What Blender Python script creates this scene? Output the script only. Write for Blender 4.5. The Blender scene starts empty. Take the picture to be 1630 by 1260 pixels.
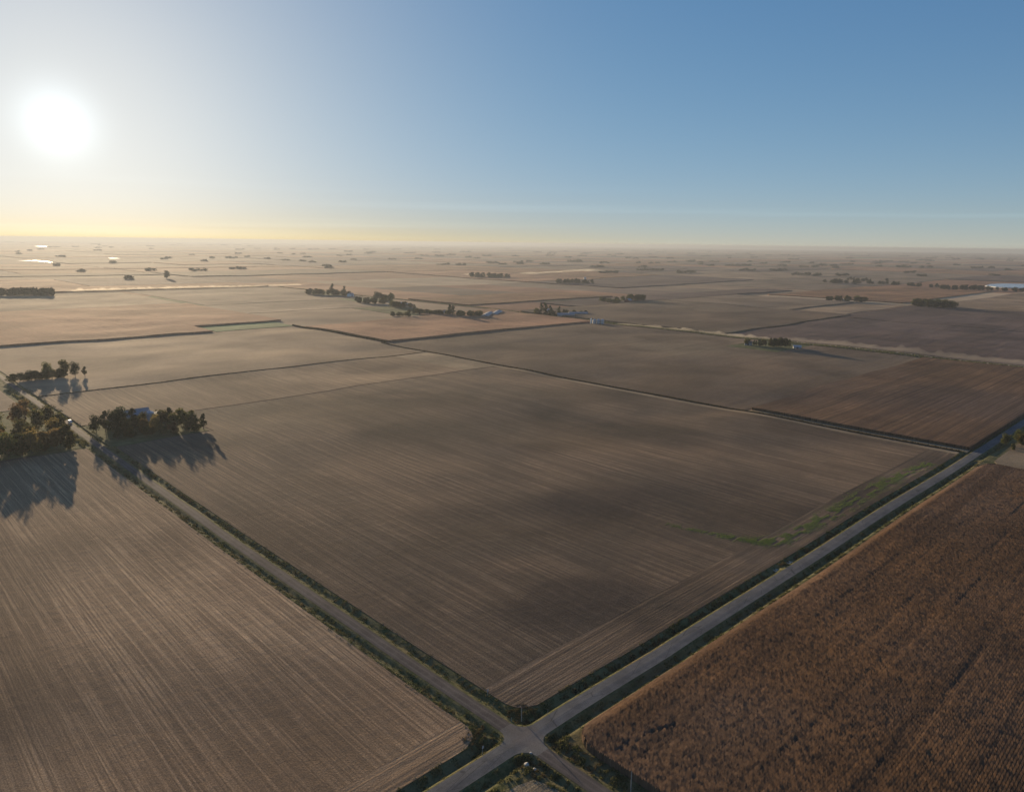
import bpy, math, random
import numpy as np
from mathutils import Matrix, Vector

random.seed(7)
rng = np.random.default_rng(11)
SC = bpy.context.scene
COL = SC.collection
R = math.radians

# ------------------------------------------------------------------ camera
CAM_H = 126.0
F_PX = 1150.0
ROLL = math.atan(0.0128)
PITCH = math.atan(243.5 / F_PX)
HEAD = R(46.0)
CX, CY = -118.92, -117.47
SUN_AZ = R(77.0)           # counter-clockwise from +X
SUN_EL = R(7.2)


def survey(px, py, h=0.0):
    """Ground point seen at a spot of the aerial photograph."""
    u, v = px - 815.0, py - 630.0
    c, s = math.cos(ROLL), math.sin(ROLL)
    u2, v2 = (u * c + v * s) / F_PX, (-u * s + v * c) / F_PX
    sp, cp = math.sin(PITCH), math.cos(PITCH)
    fwd, down = cp - v2 * sp, sp + v2 * cp
    k = (CAM_H - h) / down
    f, l = fwd * k, u2 * k
    return (f * math.cos(HEAD) + l * math.sin(HEAD) + CX,
            f * math.sin(HEAD) - l * math.cos(HEAD) + CY)


def make_camera():
    cam = bpy.data.cameras.new('camera')
    o = bpy.data.objects.new('camera', cam)
    COL.objects.link(o)
    fw = Vector((math.cos(PITCH) * math.cos(HEAD), math.cos(PITCH) * math.sin(HEAD), -math.sin(PITCH)))
    rt = Vector((math.sin(HEAD), -math.cos(HEAD), 0))
    up = rt.cross(fw)
    c, s = math.cos(ROLL), math.sin(ROLL)
    x = rt * c + up * s
    y = -rt * s + up * c
    m = Matrix((x, y, -fw)).transposed().to_4x4()
    m.translation = Vector((CX, CY, CAM_H))
    o.matrix_world = m
    cam.sensor_width = 36.0
    cam.lens = F_PX / 1630.0 * 36.0
    cam.clip_start = 1.0
    cam.clip_end = 200000.0
    SC.camera = o


# ------------------------------------------------------------------ noise and terrain
def _hash(ix, iy, seed):
    n = (ix.astype(np.int64) * 374761393 + iy.astype(np.int64) * 668265263 + seed * 1442695041) & 0xffffffff
    n = ((n ^ (n >> 13)) * 1274126177) & 0xffffffff
    return ((n ^ (n >> 16)) & 0xffff) / 65535.0


def vnoise(x, y, seed=0):
    x = np.asarray(x, float); y = np.asarray(y, float)
    ix, iy = np.floor(x), np.floor(y)
    fx, fy = x - ix, y - iy
    fx = fx * fx * fx * (fx * (fx * 6 - 15) + 10); fy = fy * fy * fy * (fy * (fy * 6 - 15) + 10)
    a = _hash(ix, iy, seed); b = _hash(ix + 1, iy, seed)
    c = _hash(ix, iy + 1, seed); d = _hash(ix + 1, iy + 1, seed)
    return (a * (1 - fx) + b * fx) * (1 - fy) + (c * (1 - fx) + d * fx) * fy


def sstep(a, b, x):
    t = np.clip((x - a) / (b - a), 0, 1)
    return t * t * (3 - 2 * t)


def terrain(x, y):
    x = np.asarray(x, float); y = np.asarray(y, float)
    r = np.hypot(x, y)
    z = 2.3 * (vnoise(x / 95 + 3.3, y / 95 + 1.7, 1) - .5) + 0.9 * (vnoise(x / 43, y / 43, 2) - .5)
    z = z * (1 - sstep(2500, 5000, r)) * (0.35 + 0.65 * sstep(0, 160, np.minimum(np.abs(x), np.abs(y))))
    z = z + 9.0 * (vnoise(x / 900 + 5.1, y / 900 + 8.2, 3) - .5) * sstep(900, 2600, r) * (1 - sstep(12000, 20000, r))
    return z


def wfade(t):
    return 1 - sstep(25, 140, np.abs(t))


GY = np.array([-400, 0, 27, 100, 180, 380, 450, 600, 900, 5000]); GX = np.array([.6, -1.0, -1.7, -3.3, -4.0, -4.0, -3.6, -4.6, -5, -5])
PX = np.array([-400, -30, 0, 20, 60, 220, 400, 520, 900]); PY = np.array([-1.6, -1.4, -1.4, -1.6, -2.9, -3.7, -5.8, -6.2, -6.2])


def warp(X, Y):
    """straight survey grid -> the slightly wandering real road lines"""
    X = np.asarray(X, float); Y = np.asarray(Y, float)
    return X + np.interp(Y, GY, GX) * wfade(X), Y + np.interp(X, PX, PY) * wfade(Y)


WG, WP, RF = 2.1, 2.6, 4.2      # half widths of gravel and paved road, corner fillet


def road_dist(X, Y):
    a = np.abs(X) - WG
    b = np.abs(Y) - WP
    s = np.minimum(a, b)
    inner = (a < RF) & (b < RF) & (a > -1) & (b > -1)
    s2 = RF - np.hypot(RF - np.minimum(a, RF), RF - np.minimum(b, RF))
    return np.where(inner & (np.minimum(a, b) > -3), np.where((a > 0) | (b > 0), np.where((a > 0) & (b > 0), s2, s), s), s), a, b


def ditch(X, Y):
    s, a, b = road_dist(X, Y)
    depth = np.where(b < a, 1.05, 0.6)
    # field accesses across the paved road ditch
    acc = (1 - sstep(2.2, 4.0, np.abs(X - 149.5))) * (Y > 0) + (1 - sstep(3.0, 5.0, np.abs(X - 377))) * (Y < 0)
    depth = depth * (1 - np.clip(acc, 0, 1))
    xp = np.array([-50, -2.6, 0, 0.5, 1.9, 2.6, 4.2, 5.0, 400])
    up = np.interp(s, xp, np.array([.16, .16, .10, .07, 0, 0, 0, 0, 0]))
    dn = np.interp(s, xp, np.array([0, 0, 0, 0, 1, 1, .1, 0, 0]))
    far = sstep(560, 620, np.maximum(np.abs(X), np.abs(Y)) * 1.0)
    return up - dn * depth * (1 - .6 * far)


def surf(X, Y):
    wx, wy = warp(X, Y)
    return wx, wy, terrain(wx, wy)


# ------------------------------------------------------------------ mesh helpers
def link(name, me, mat=None, parent=None):
    o = bpy.data.objects.new(name, me)
    COL.objects.link(o)
    if mat is not None:
        for m in (mat if isinstance(mat, (list, tuple)) else [mat]):
            me.materials.append(m)
    if parent is not None:
        o.parent = parent
    return o


def tag(o, label=None, cat=None, group=None, kind=None):
    if label: o['label'] = label
    if cat: o['category'] = cat
    if group: o['group'] = group
    if kind: o['kind'] = kind
    return o


def quads_mesh(name, V, Q, smooth=False):
    V = np.ascontiguousarray(V, dtype=np.float32); Q = np.ascontiguousarray(Q, dtype=np.int32)
    me = bpy.data.meshes.new(name)
    me.vertices.add(len(V)); me.vertices.foreach_set('co', V.ravel())
    me.loops.add(Q.size); me.loops.foreach_set('vertex_index', Q.ravel())
    me.polygons.add(len(Q)); me.polygons.foreach_set('loop_start', np.arange(0, Q.size, Q.shape[1], dtype=np.int32))
    me.polygons.foreach_set('loop_total', np.full(len(Q), Q.shape[1], dtype=np.int32))
    me.update(calc_edges=True)
    me.polygons.foreach_set('use_smooth', np.full(len(Q), bool(smooth)))
    return me


def grid_arrays(VX, VY, VZ, skirt=None):
    ny, nx = VX.shape
    V = np.stack([VX, VY, VZ], -1).reshape(-1, 3)
    idx = np.arange(nx * ny).reshape(ny, nx)
    Q = np.stack([idx[:-1, :-1], idx[:-1, 1:], idx[1:, 1:], idx[1:, :-1]], -1).reshape(-1, 4)
    if skirt is not None:
        ring = np.concatenate([idx[0, :], idx[1:, -1], idx[-1, -2::-1], idx[-2:0:-1, 0]])
        low = V[ring].copy(); low[:, 2] = skirt.reshape(-1)[ring]
        base = len(V)
        n = len(ring)
        r1 = base + np.arange(n); r2 = np.roll(r1, -1)
        b = r1 + n; b2 = np.roll(b, -1)
        Q = np.concatenate([Q, np.stack([r1, b, b2, r2], -1)])
        V = np.concatenate([V, V[ring], low])
    return V, Q


def rounded(X, Y, corners):
    """pull grid points near the given corners (x, y, r, sx, sy) onto an arc"""
    for cx, cy, r, sx, sy in corners:
        u = (X - cx) * sx; v = (Y - cy) * sy
        a, b = r - u, r - v
        h = np.hypot(a, b)
        m = (u < r) & (v < r) & (h > r)
        X = np.where(m, cx + sx * (r - a * r / np.maximum(h, 1e-6)), X)
        Y = np.where(m, cy + sy * (r - b * r / np.maximum(h, 1e-6)), Y)
    return X, Y


def slab(x0, x1, y0, y1, dx, dy, top=.16, rough=0.0, corners=(), rows=None, seed=0, depth=.7):
    nx = max(2, int((x1 - x0) / dx) + 1); ny = max(2, int((y1 - y0) / dy) + 1)
    X, Y = np.meshgrid(np.linspace(x0, x1, nx), np.linspace(y0, y1, ny))
    X, Y = rounded(X, Y, corners)
    wx, wy, z = surf(X, Y)
    t = top + (rough * (np.random.default_rng(seed).random(X.shape) - .5) if rough else 0)
    if rows is not None:
        t = t + rows(X, Y)
    return grid_arrays(wx, wy, z + t, skirt=z - depth)


def join(parts):
    Vs, Qs, b = [], [], 0
    for V, Q in parts:
        Vs.append(V); Qs.append(Q + b); b += len(V)
    return np.concatenate(Vs), np.concatenate(Qs)


# ------------------------------------------------------------------ node helpers
class NT:
    def __init__(self, mat):
        mat.use_nodes = True
        self.nt = mat.node_tree
        self.nt.nodes.clear()

    def n(self, typ, **kw):
        nd = self.nt.nodes.new(typ)
        for k, v in kw.items():
            if k.startswith('i_'):
                key = k[2:]
                key = int(key) if key.isdigit() else key.replace('_', ' ')
                self.put(nd.inputs[key], v)
            else:
                setattr(nd, k, v)
        return nd

    def put(self, sock, v):
        if isinstance(v, bpy.types.NodeSocket):
            self.nt.links.new(v, sock)
        elif isinstance(v, bpy.types.Node):
            self.nt.links.new(v.outputs[0], sock)
        else:
            if hasattr(sock.default_value, '__len__') and not hasattr(v, '__len__'):
                v = [v] * len(sock.default_value)
            if hasattr(sock.default_value, '__len__') and len(sock.default_value) == 4 and len(v) == 3:
                v = (*v, 1)
            sock.default_value = v

    def math(self, op, a, b=0.0, c=None, clamp=False):
        nd = self.nt.nodes.new('ShaderNodeMath'); nd.operation = op; nd.use_clamp = clamp
        self.put(nd.inputs[0], a); self.put(nd.inputs[1], b)
        if c is not None: self.put(nd.inputs[2], c)
        return nd.outputs[0]

    def vmul(self, v, s):
        nd = self.nt.nodes.new('ShaderNodeVectorMath'); nd.operation = 'MULTIPLY'
        self.put(nd.inputs[0], v); self.put(nd.inputs[1], s)
        return nd.outputs[0]

    def noise(self, vec, scale=1.0, detail=2.0, rough=.5, dist=0.0):
        nd = self.n('ShaderNodeTexNoise')
        self.put(nd.inputs['Vector'], vec); self.put(nd.inputs['Scale'], scale)
        self.put(nd.inputs['Detail'], detail); self.put(nd.inputs['Roughness'], rough)
        self.put(nd.inputs['Distortion'], dist)
        return nd.outputs[0]

    def ramp(self, f, lo, hi, a=0.0, b=1.0):
        nd = self.n('ShaderNodeMapRange', interpolation_type='SMOOTHSTEP')
        for i, v in enumerate((f, lo, hi, a, b)): self.put(nd.inputs[i], v)
        return nd.outputs[0]

    def mix(self, f, a, b, mode='MIX'):
        nd = self.n('ShaderNodeMix', data_type='RGBA', blend_type=mode)
        self.put(nd.inputs[0], f); self.put(nd.inputs[6], a); self.put(nd.inputs[7], b)
        return nd.outputs[2]

    def pos(self):
        return self.n('ShaderNodeNewGeometry').outputs['Position']

    def out(self, sh, vol=None):
        o = self.n('ShaderNodeOutputMaterial')
        if sh is not None: self.put(o.inputs[0], sh)
        if vol is not None: self.put(o.inputs[1], vol)

    def bsdf(self, color, rough=1.0, normal=None, spec=.1, metal=0.0):
        b = self.n('ShaderNodeBsdfPrincipled')
        self.put(b.inputs['Base Color'], color); self.put(b.inputs['Roughness'], rough)
        self.put(b.inputs['Specular IOR Level'], spec); self.put(b.inputs['Metallic'], metal)
        if normal is not None: self.put(b.inputs['Normal'], normal)
        return b.outputs[0]

    def bump(self, height, strength=.5, dist=.2):
        b = self.n('ShaderNodeBump')
        self.put(b.inputs['Height'], height); self.put(b.inputs['Strength'], strength); self.put(b.inputs['Distance'], dist)
        return b.outputs[0]


def field_mat(name, c1, c2, c3, along='y', rows=.5, fine=.5, speck=.4, blotch=.014, bump=.5, passw=9.0, streaks=.0, mixc=None, seed=0.0, bdist=.16, patch=.26, damp=False):
    """c1/c2 soil or crop blotches, c3 the dark between rows"""
    m = bpy.data.materials.new(name); t = NT(m)
    p = t.vmul(t.pos(), (1, 1, 0))
    ad = t.n('ShaderNodeVectorMath', operation='ADD'); t.put(ad.inputs[0], p); t.put(ad.inputs[1], (seed * 173.0, seed * 91.0, 0)); p = ad.outputs[0]
    def st(across, alng):
        return t.vmul(p, (across, alng, 0) if along == 'y' else (alng, across, 0))
    n_row = t.noise(st(1.32, .02), 1.0, 2, .6)
    n_pass = t.noise(st(1.0 / passw, .0003), 1.0, 3, .65)
    n_pass2 = t.noise(st(.47, .0006), 1.0, 2, .6)
    n_bl = t.noise(p, blotch, 5, .55, .3)
    n_bl2 = t.noise(p, blotch * .33, 3, .5)
    n_sp = t.noise(p, 2.3, 3, .7)
    n_md = t.noise(p, .22, 4, .65)
    col = t.mix(t.ramp(n_bl, .36, .64), c1, c2)
    if mixc is not None:
        col = t.mix(t.ramp(n_bl2, .42, .66), col, mixc)
    hsv = t.n('ShaderNodeHueSaturation'); t.put(hsv.inputs['Color'], col)
    t.put(hsv.inputs['Value'], t.ramp(n_bl2, .3, .7, .80, 1.22)); col = hsv.outputs[0]
    if patch:
        pv = t.math('MULTIPLY', t.ramp(t.noise(p, .0085, 2, .5, .4), .44, .62, 1.0 + patch * .35, 1.0 - patch), t.ramp(t.noise(t.vmul(p, (1, .6, 0)), .024, 2, .5), .52, .70, 1.0 + patch * .2, 1.0 - patch * .6))
        col = t.mix(1.0, col, t.n('ShaderNodeCombineColor', i_0=pv, i_1=pv, i_2=pv).outputs[0], 'MULTIPLY')
    if damp:
        da = t.n('ShaderNodeAttribute', attribute_name='damp').outputs['Fac']
        da = t.math('ADD', da, t.math('MULTIPLY', t.math('MULTIPLY', t.math('SUBTRACT', n_bl, .5), 1.6), t.math('ABSOLUTE', da)))
        col = t.mix(t.ramp(da, .0, 1.0, 0, .72), col, (.062, .048, .040))
        col = t.mix(t.ramp(da, -1.0, .0, .75, 0), col, (.34, .225, .135))
    d = t.math('MULTIPLY', t.ramp(n_row, .38, .6), fine)
    d2 = t.math('MULTIPLY', t.ramp(n_pass, .46, .62), rows * .8)
    d3 = t.math('MULTIPLY', t.ramp(n_pass2, .47, .62), rows * .9)
    sxy = t.n('ShaderNodeSeparateXYZ'); t.put(sxy.inputs[0], p)
    ac = sxy.outputs[0 if along == 'y' else 1]
    wv = t.math('SINE', t.math('ADD', t.math('MULTIPLY', ac, 2 * math.pi / 4.57), t.math('MULTIPLY', n_pass2, 1.6)))
    d4 = t.math('MULTIPLY', t.math('MULTIPLY', t.ramp(wv, .72, 1.0), rows * .95), t.ramp(n_pass, .35, .55, .35, 1.0))
    dk = t.math('MAXIMUM', t.math('MAXIMUM', t.math('MAXIMUM', d, d2), d3), d4)
    dk = t.math('MULTIPLY', dk, t.ramp(n_md, .25, .6, .55, 1.0))
    col = t.mix(dk, col, c3)
    if streaks:
        n_s = t.noise(st(.12, .0022), 1.0, 4, .6, .0)
        col = t.mix(t.math('MULTIPLY', t.ramp(n_s, .5, .68), streaks), col, c3)
    sp = t.ramp(n_sp, .3, .7, 1 - speck, 1 + speck)
    sp = t.math('MULTIPLY', sp, t.ramp(n_md, .3, .7, 1 - speck * .35, 1 + speck * .35))
    col = t.mix(1.0, col, t.n('ShaderNodeCombineColor', i_0=sp, i_1=sp, i_2=sp).outputs[0], 'MULTIPLY')
    h = t.math('ADD', t.math('MULTIPLY', n_row, 1.0), t.math('MULTIPLY', n_sp, .9))
    h = t.math('ADD', h, t.math('MULTIPLY', n_md, 1.6))
    h = t.math('ADD', h, t.math('MULTIPLY', n_pass, 2.0))
    t.out(t.bsdf(col, 1.0, t.bump(h, bump, bdist), .05))
    return m


def plain_mat(name, col, rough=.7, var=.12, scale=.6, metal=0.0, spec=.3):
    m = bpy.data.materials.new(name); t = NT(m)
    n = t.noise(t.pos(), scale, 3, .6)
    v = t.ramp(n, .25, .75, 1 - var, 1 + var)
    c = t.mix(1.0, col, t.n('ShaderNodeCombineColor', i_0=v, i_1=v, i_2=v).outputs[0], 'MULTIPLY')
    t.out(t.bsdf(c, rough, None, spec, metal))
    return m


# ------------------------------------------------------------------ world, sun, haze
def make_world():
    w = bpy.data.worlds.new('World'); SC.world = w; w.use_nodes = True
    nt = w.node_tree; nt.nodes.clear()
    t = NT.__new__(NT); t.nt = nt
    sky = t.n('ShaderNodeTexSky', sky_type='NISHITA', sun_disc=False, sun_elevation=SUN_EL,
              sun_rotation=R(90) - SUN_AZ, altitude=0.0, air_density=1.0, dust_density=SKY_DUST, ozone_density=1.3)
    d = t.n('ShaderNodeTexCoord').outputs['Generated']
    nrm = t.n('ShaderNodeVectorMath', operation='NORMALIZE'); t.put(nrm.inputs[0], d)
    sv = (math.cos(SUN_EL) * math.cos(SUN_AZ), math.cos(SUN_EL) * math.sin(SUN_AZ), math.sin(SUN_EL))
    dt = t.n('ShaderNodeVectorMath', operation='DOT_PRODUCT'); t.put(dt.inputs[0], nrm.outputs[0]); t.put(dt.inputs[1], sv)
    dot = t.math('MAXIMUM', dt.outputs['Value'], 0.0)
    core = t.math('MULTIPLY', t.math('POWER', dot, 1600.0), GLOW[0])
    mid = t.math('MULTIPLY', t.math('POWER', dot, 60.0), GLOW[1])
    wide = t.math('MULTIPLY', t.math('POWER', dot, 14.0), GLOW[2])
    sep = t.n('ShaderNodeSeparateXYZ'); t.put(sep.inputs[0], nrm.outputs[0])
    el = t.math('MAXIMUM', sep.outputs[2], 0.0)
    low = t.math('POWER', t.math('SUBTRACT', 1.0, el), 9.0)       # light gathered by the dusty air low down
    vlow = t.math('POWER', t.math('SUBTRACT', 1.0, el), 38.0)

    def scaled(col, f):
        g = t.n('ShaderNodeVectorMath', operation='SCALE'); t.put(g.inputs[0], col); t.put(g.inputs['Scale'], f)
        return g.outputs[0]

    def add(a, b):
        g = t.n('ShaderNodeVectorMath', operation='ADD'); t.put(g.inputs[0], a); t.put(g.inputs[1], b)
        return g.outputs[0]
    # thin high dust layers low over the horizon
    wv = t.vmul(nrm.outputs[0], (1.2, 1.2, 70.0))
    cl = t.ramp(t.noise(wv, 1.0, 3, .5), .5, .75)
    band = t.math('MULTIPLY', cl, t.ramp(sep.outputs[2], .02, .09, 1.0, 0.0))
    skc = t.vmul(sky.outputs[0], SKY_TINT)
    # bright parts roll off softly
    den = t.n('ShaderNodeVectorMath', operation='MULTIPLY_ADD'); t.put(den.inputs[0], skc); t.put(den.inputs[1], (KNEE,) * 3); t.put(den.inputs[2], (1, 1, 1))
    dv = t.n('ShaderNodeVectorMath', operation='DIVIDE'); t.put(dv.inputs[0], skc); t.put(dv.inputs[1], den.outputs[0])
    tot = scaled(dv.outputs[0], t.math('ADD', 1.0, t.math('MULTIPLY', band, .12)))
    side = t.math('ADD', .62, t.math('MULTIPLY', t.math('POWER', dot, 4.0), .25))
    tot = add(tot, scaled(LOWC, t.math('MULTIPLY', low, side)))
    tot = add(tot, scaled(VLOWC, t.math('MULTIPLY', vlow, side)))
    tot = add(tot, scaled((1.0, .97, .90), core))
    tot = add(tot, scaled((1.0, .70, .42), mid))
    tot = add(tot, scaled((1.0, .62, .30), wide))
    tot = add(tot, scaled((-.5, -1.15, -2.1), t.math('MULTIPLY', vlow, t.math('POWER', dot, 6.0))))
    tot = add(tot, scaled((-.3, -.45, -.45), t.math('MULTIPLY', low, t.math('POWER', dot, 4.0))))
    a = t.vmul(tot, POST)
    class _A: outputs = [a]
    a = _A
    bg = t.n('ShaderNodeBackground'); t.put(bg.inputs[0], a.outputs[0]); t.put(bg.inputs[1], SKY_STR)
    o = t.n('ShaderNodeOutputWorld'); t.put(o.inputs[0], bg.outputs[0])
    sun = bpy.data.lights.new('sun', 'SUN'); sun.energy = SUN_STR; sun.angle = R(.53); sun.color = (1.0, .77, .49)
    so = bpy.data.objects.new('sun', sun); COL.objects.link(so)
    so.rotation_euler = Vector(sv).to_track_quat('Z', 'Y').to_euler()
    so.location = (0, 0, 300)
    vs = SC.view_settings
    SC.display_settings.display_device = 'sRGB'
    vs.view_transform = 'Standard'; vs.look = 'None'; vs.gamma = 1.0; vs.use_curve_mapping = False
    vs.exposure = EXPO


SKY_DUST = .15
KNEE = 0.225
POST = (1.06, 1.28, 1.50)
LOWC = (1.42, 1.42, 1.5)
VLOWC = (2.0, .75, .1)
SKY_STR = 0.063
SKY_TINT = (.66, 1.0, 1.75)
GLOW = (2.6, 1.2, 2.7)
SUN_STR = 5.0
EXPO = 0.86
HAZE_D = 1 / 11500.0


def make_haze():
    m = bpy.data.materials.new('haze'); t = NT(m)
    v = t.n('ShaderNodeVolumePrincipled')
    t.put(v.inputs['Color'], (.385, .425, .485)); t.put(v.inputs['Density'], HAZE_D); t.put(v.inputs['Anisotropy'], .32)
    t.out(None, v)
    x0, x1, z0, z1 = -9000, 26000, -16, 131
    V = np.array([(x, y, z) for z in (z0, z1) for y in (x0, x1) for x in (x0, x1)], float)
    Q = np.array([(0, 2, 3, 1), (4, 5, 7, 6), (0, 1, 5, 4), (1, 3, 7, 5), (3, 2, 6, 7), (2, 0, 4, 6)])
    o = link('haze', quads_mesh('haze', V, Q), m)
    tag(o, kind='stuff', label='thin dusty evening haze over all the fields', cat='haze')
# ------------------------------------------------------------------ materials
M = {}
M['stub_dark'] = field_mat('soybean_stubble', (.150, .112, .076), (.255, .175, .108), (.052, .040, .033), 'y', .75, .6, .45, .015, .8, 8.0, mixc=(.27, .18, .105), patch=.30, damp=True)
M['stub_pale'] = field_mat('corn_stubble', (.31, .208, .124), (.43, .295, .174), (.105, .072, .048), 'y', .66, .7, .34, .012, .8, 6.0, seed=3)
M['headland_dark'] = field_mat('headland_stubble', (.140, .104, .073), (.235, .162, .102), (.062, .047, .037), 'x', .8, .6, .42, .03, .8, 4.0, seed=31)
M['headland_pale'] = field_mat('headland_stubble', (.29, .198, .118), (.40, .275, .165), (.11, .075, .052), 'x', .6, .6, .34, .03, .8, 4.0, seed=33)
M['stub_low'] = field_mat('headland_stubble', (.19, .15, .10), (.25, .20, .13), (.10, .08, .055), 'x', .6, .5, .4, .03, .8, 6.0, seed=5)
M['stub_tan'] = field_mat('tan_stubble', (.29, .200, .122), (.36, .250, .150), (.20, .145, .10), 'x', .4, .3, .3, .008, .7, 9.0, seed=7)
M['stub_far'] = field_mat('brown_stubble', (.205, .150, .100), (.26, .185, .120), (.14, .105, .072), 'y', .4, .3, .35, .008, .7, 12.0, streaks=.25, seed=9)
M['soy_brown'] = field_mat('bean_field', (.165, .118, .080), (.23, .158, .10), (.10, .072, .052), 'x', .4, .4, .35, .007, .8, 9.0, streaks=.55, mixc=(.20, .155, .095), seed=11)
M['purple'] = field_mat('ripe_bean_crop', (.118, .082, .070), (.160, .110, .088), (.070, .05, .045), 'x', .5, .3, .3, .006, .6, 14.0, streaks=.5, seed=13)
M['corn'] = field_mat('ripe_corn', (.160, .094, .054), (.225, .126, .064), (.075, .050, .036), 'x', .40, .45, .22, .03, .3, 5.0, streaks=.55, mixc=(.150, .098, .066), seed=15, bdist=.04)
M['corn_mid'] = field_mat('ripe_corn_rows', (.175, .098, .054), (.275, .155, .080), (.060, .040, .030), 'x', .9, .6, .5, .016, .6, 8.0, streaks=.55, mixc=(.14, .09, .062), seed=16, bdist=.08)
M['corn_far'] = field_mat('ripe_corn_field', (.29, .150, .075), (.35, .19, .10), (.115, .07, .045), 'x', .5, .4, .5, .010, .9, 9.0, streaks=.6, seed=17)
M['corn_red'] = field_mat('russet_corn_field', (.33, .165, .090), (.40, .215, .120), (.22, .115, .068), 'y', .4, .3, .4, .008, .8, 12.0, streaks=.35, seed=19)
M['green_crop'] = field_mat('green_cover_crop', (.12, .19, .08), (.16, .23, .10), (.08, .11, .05), 'y', .4, .4, .5, .03, .8, 6.0, seed=21)
M['tan_strip'] = field_mat('pale_grass_strip', (.34, .25, .15), (.27, .20, .12), (.2, .15, .1), 'y', .3, .3, .3, .05, .6, 3.0, seed=23)


def grass_mat(name, c1, c2, c3):
    m = bpy.data.materials.new(name); t = NT(m)
    p = t.pos()
    n1 = t.noise(p, .18, 4, .65); n2 = t.noise(p, 1.7, 3, .7); n3 = t.noise(p, .035, 3, .5)
    c = t.mix(t.ramp(n1, .35, .62), c1, c2)
    c = t.mix(t.math('MULTIPLY', t.ramp(n2, .5, .7), .7), c, c3)
    v = t.ramp(n3, .3, .7, .8, 1.25)
    c = t.mix(1.0, c, t.n('ShaderNodeCombineColor', i_0=v, i_1=v, i_2=v).outputs[0], 'MULTIPLY')
    t.out(t.bsdf(c, 1.0, t.bump(t.math('ADD', n2, n1), 1.0, .35), .05))
    return m


M['verge'] = grass_mat('verge_grass', (.070, .078, .030), (.130, .115, .052), (.045, .045, .022))
M['lawn'] = grass_mat('farmyard_grass', (.085, .10, .040), (.13, .13, .062), (.06, .06, .03))


def road_mat(name, c1, c2, gravel):
    m = bpy.data.materials.new(name); t = NT(m)
    p = t.pos()
    s = t.n('ShaderNodeAttribute', attribute_name='offset').outputs['Fac']   # metres from the centre line
    a = t.math('ABSOLUTE', s)
    n1 = t.noise(p, .25, 4, .6); n2 = t.noise(p, 4.0, 3, .7); n3 = t.noise(p, .06, 2, .5)
    c = t.mix(t.ramp(n1, .35, .65), c1, c2)
    if gravel:
        wob = t.math('ADD', a, t.math('MULTIPLY', t.math('SUBTRACT', n1, .5), .7))
        tr = t.ramp(t.math('ABSOLUTE', t.math('SUBTRACT', wob, .95)), .05, .5, .55, 0.0)
        c = t.mix(tr, c, (.175, .148, .128))
        c = t.mix(t.ramp(wob, 1.6, 2.3, 0, .75), c, (.12, .11, .07))
    else:
        pat = t.n('ShaderNodeTexVoronoi', feature='DISTANCE_TO_EDGE'); t.put(pat.inputs['Vector'], t.vmul(p, (.06, .3, 0))); t.put(pat.inputs['Scale'], 1.0)
        c = t.mix(t.ramp(pat.outputs['Distance'], .004, .016, .55, 0.0), c, (.03, .03, .032))
        wob = t.math('ADD', a, t.math('MULTIPLY', t.math('SUBTRACT', n1, .5), .3))
        c = t.mix(t.ramp(t.math('ABSOLUTE', t.math('SUBTRACT', wob, 1.0)), .1, .5, .22, 0.0), c, (.085, .085, .09))
        c = t.mix(t.ramp(a, 2.25, 2.6, 0, .6), c, (.19, .18, .15))
        # gravel dragged onto the asphalt round the crossing
        sp = t.n('ShaderNodeSeparateXYZ'); t.put(sp.inputs[0], p)
        rr = t.n('ShaderNodeVectorMath', operation='LENGTH'); t.put(rr.inputs[0], t.vmul(p, (1, .5, 0)))
        k = t.math('ADD', rr.outputs['Value'], t.math('MULTIPLY', t.math('SUBTRACT', n1, .5), 6.0))
        c = t.mix(t.ramp(k, 1.5, 6.5, .75, 0.0), c, (.17, .145, .125))
    v = t.math('MULTIPLY', t.ramp(n2, .3, .7, .82, 1.18), t.ramp(n3, .3, .7, .88, 1.12))
    c = t.mix(1.0, c, t.n('ShaderNodeCombineColor', i_0=v, i_1=v, i_2=v).outputs[0], 'MULTIPLY')
    t.out(t.bsdf(c, .9, t.bump(n2, .4 if gravel else .15, .05), .04))
    return m


M['paved'] = road_mat('worn_asphalt', (.118, .116, .112), (.152, .148, .142), False)
M['gravel'] = road_mat('gravel_surface', (.100, .084, .074), (.128, .107, .092), True)


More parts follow.
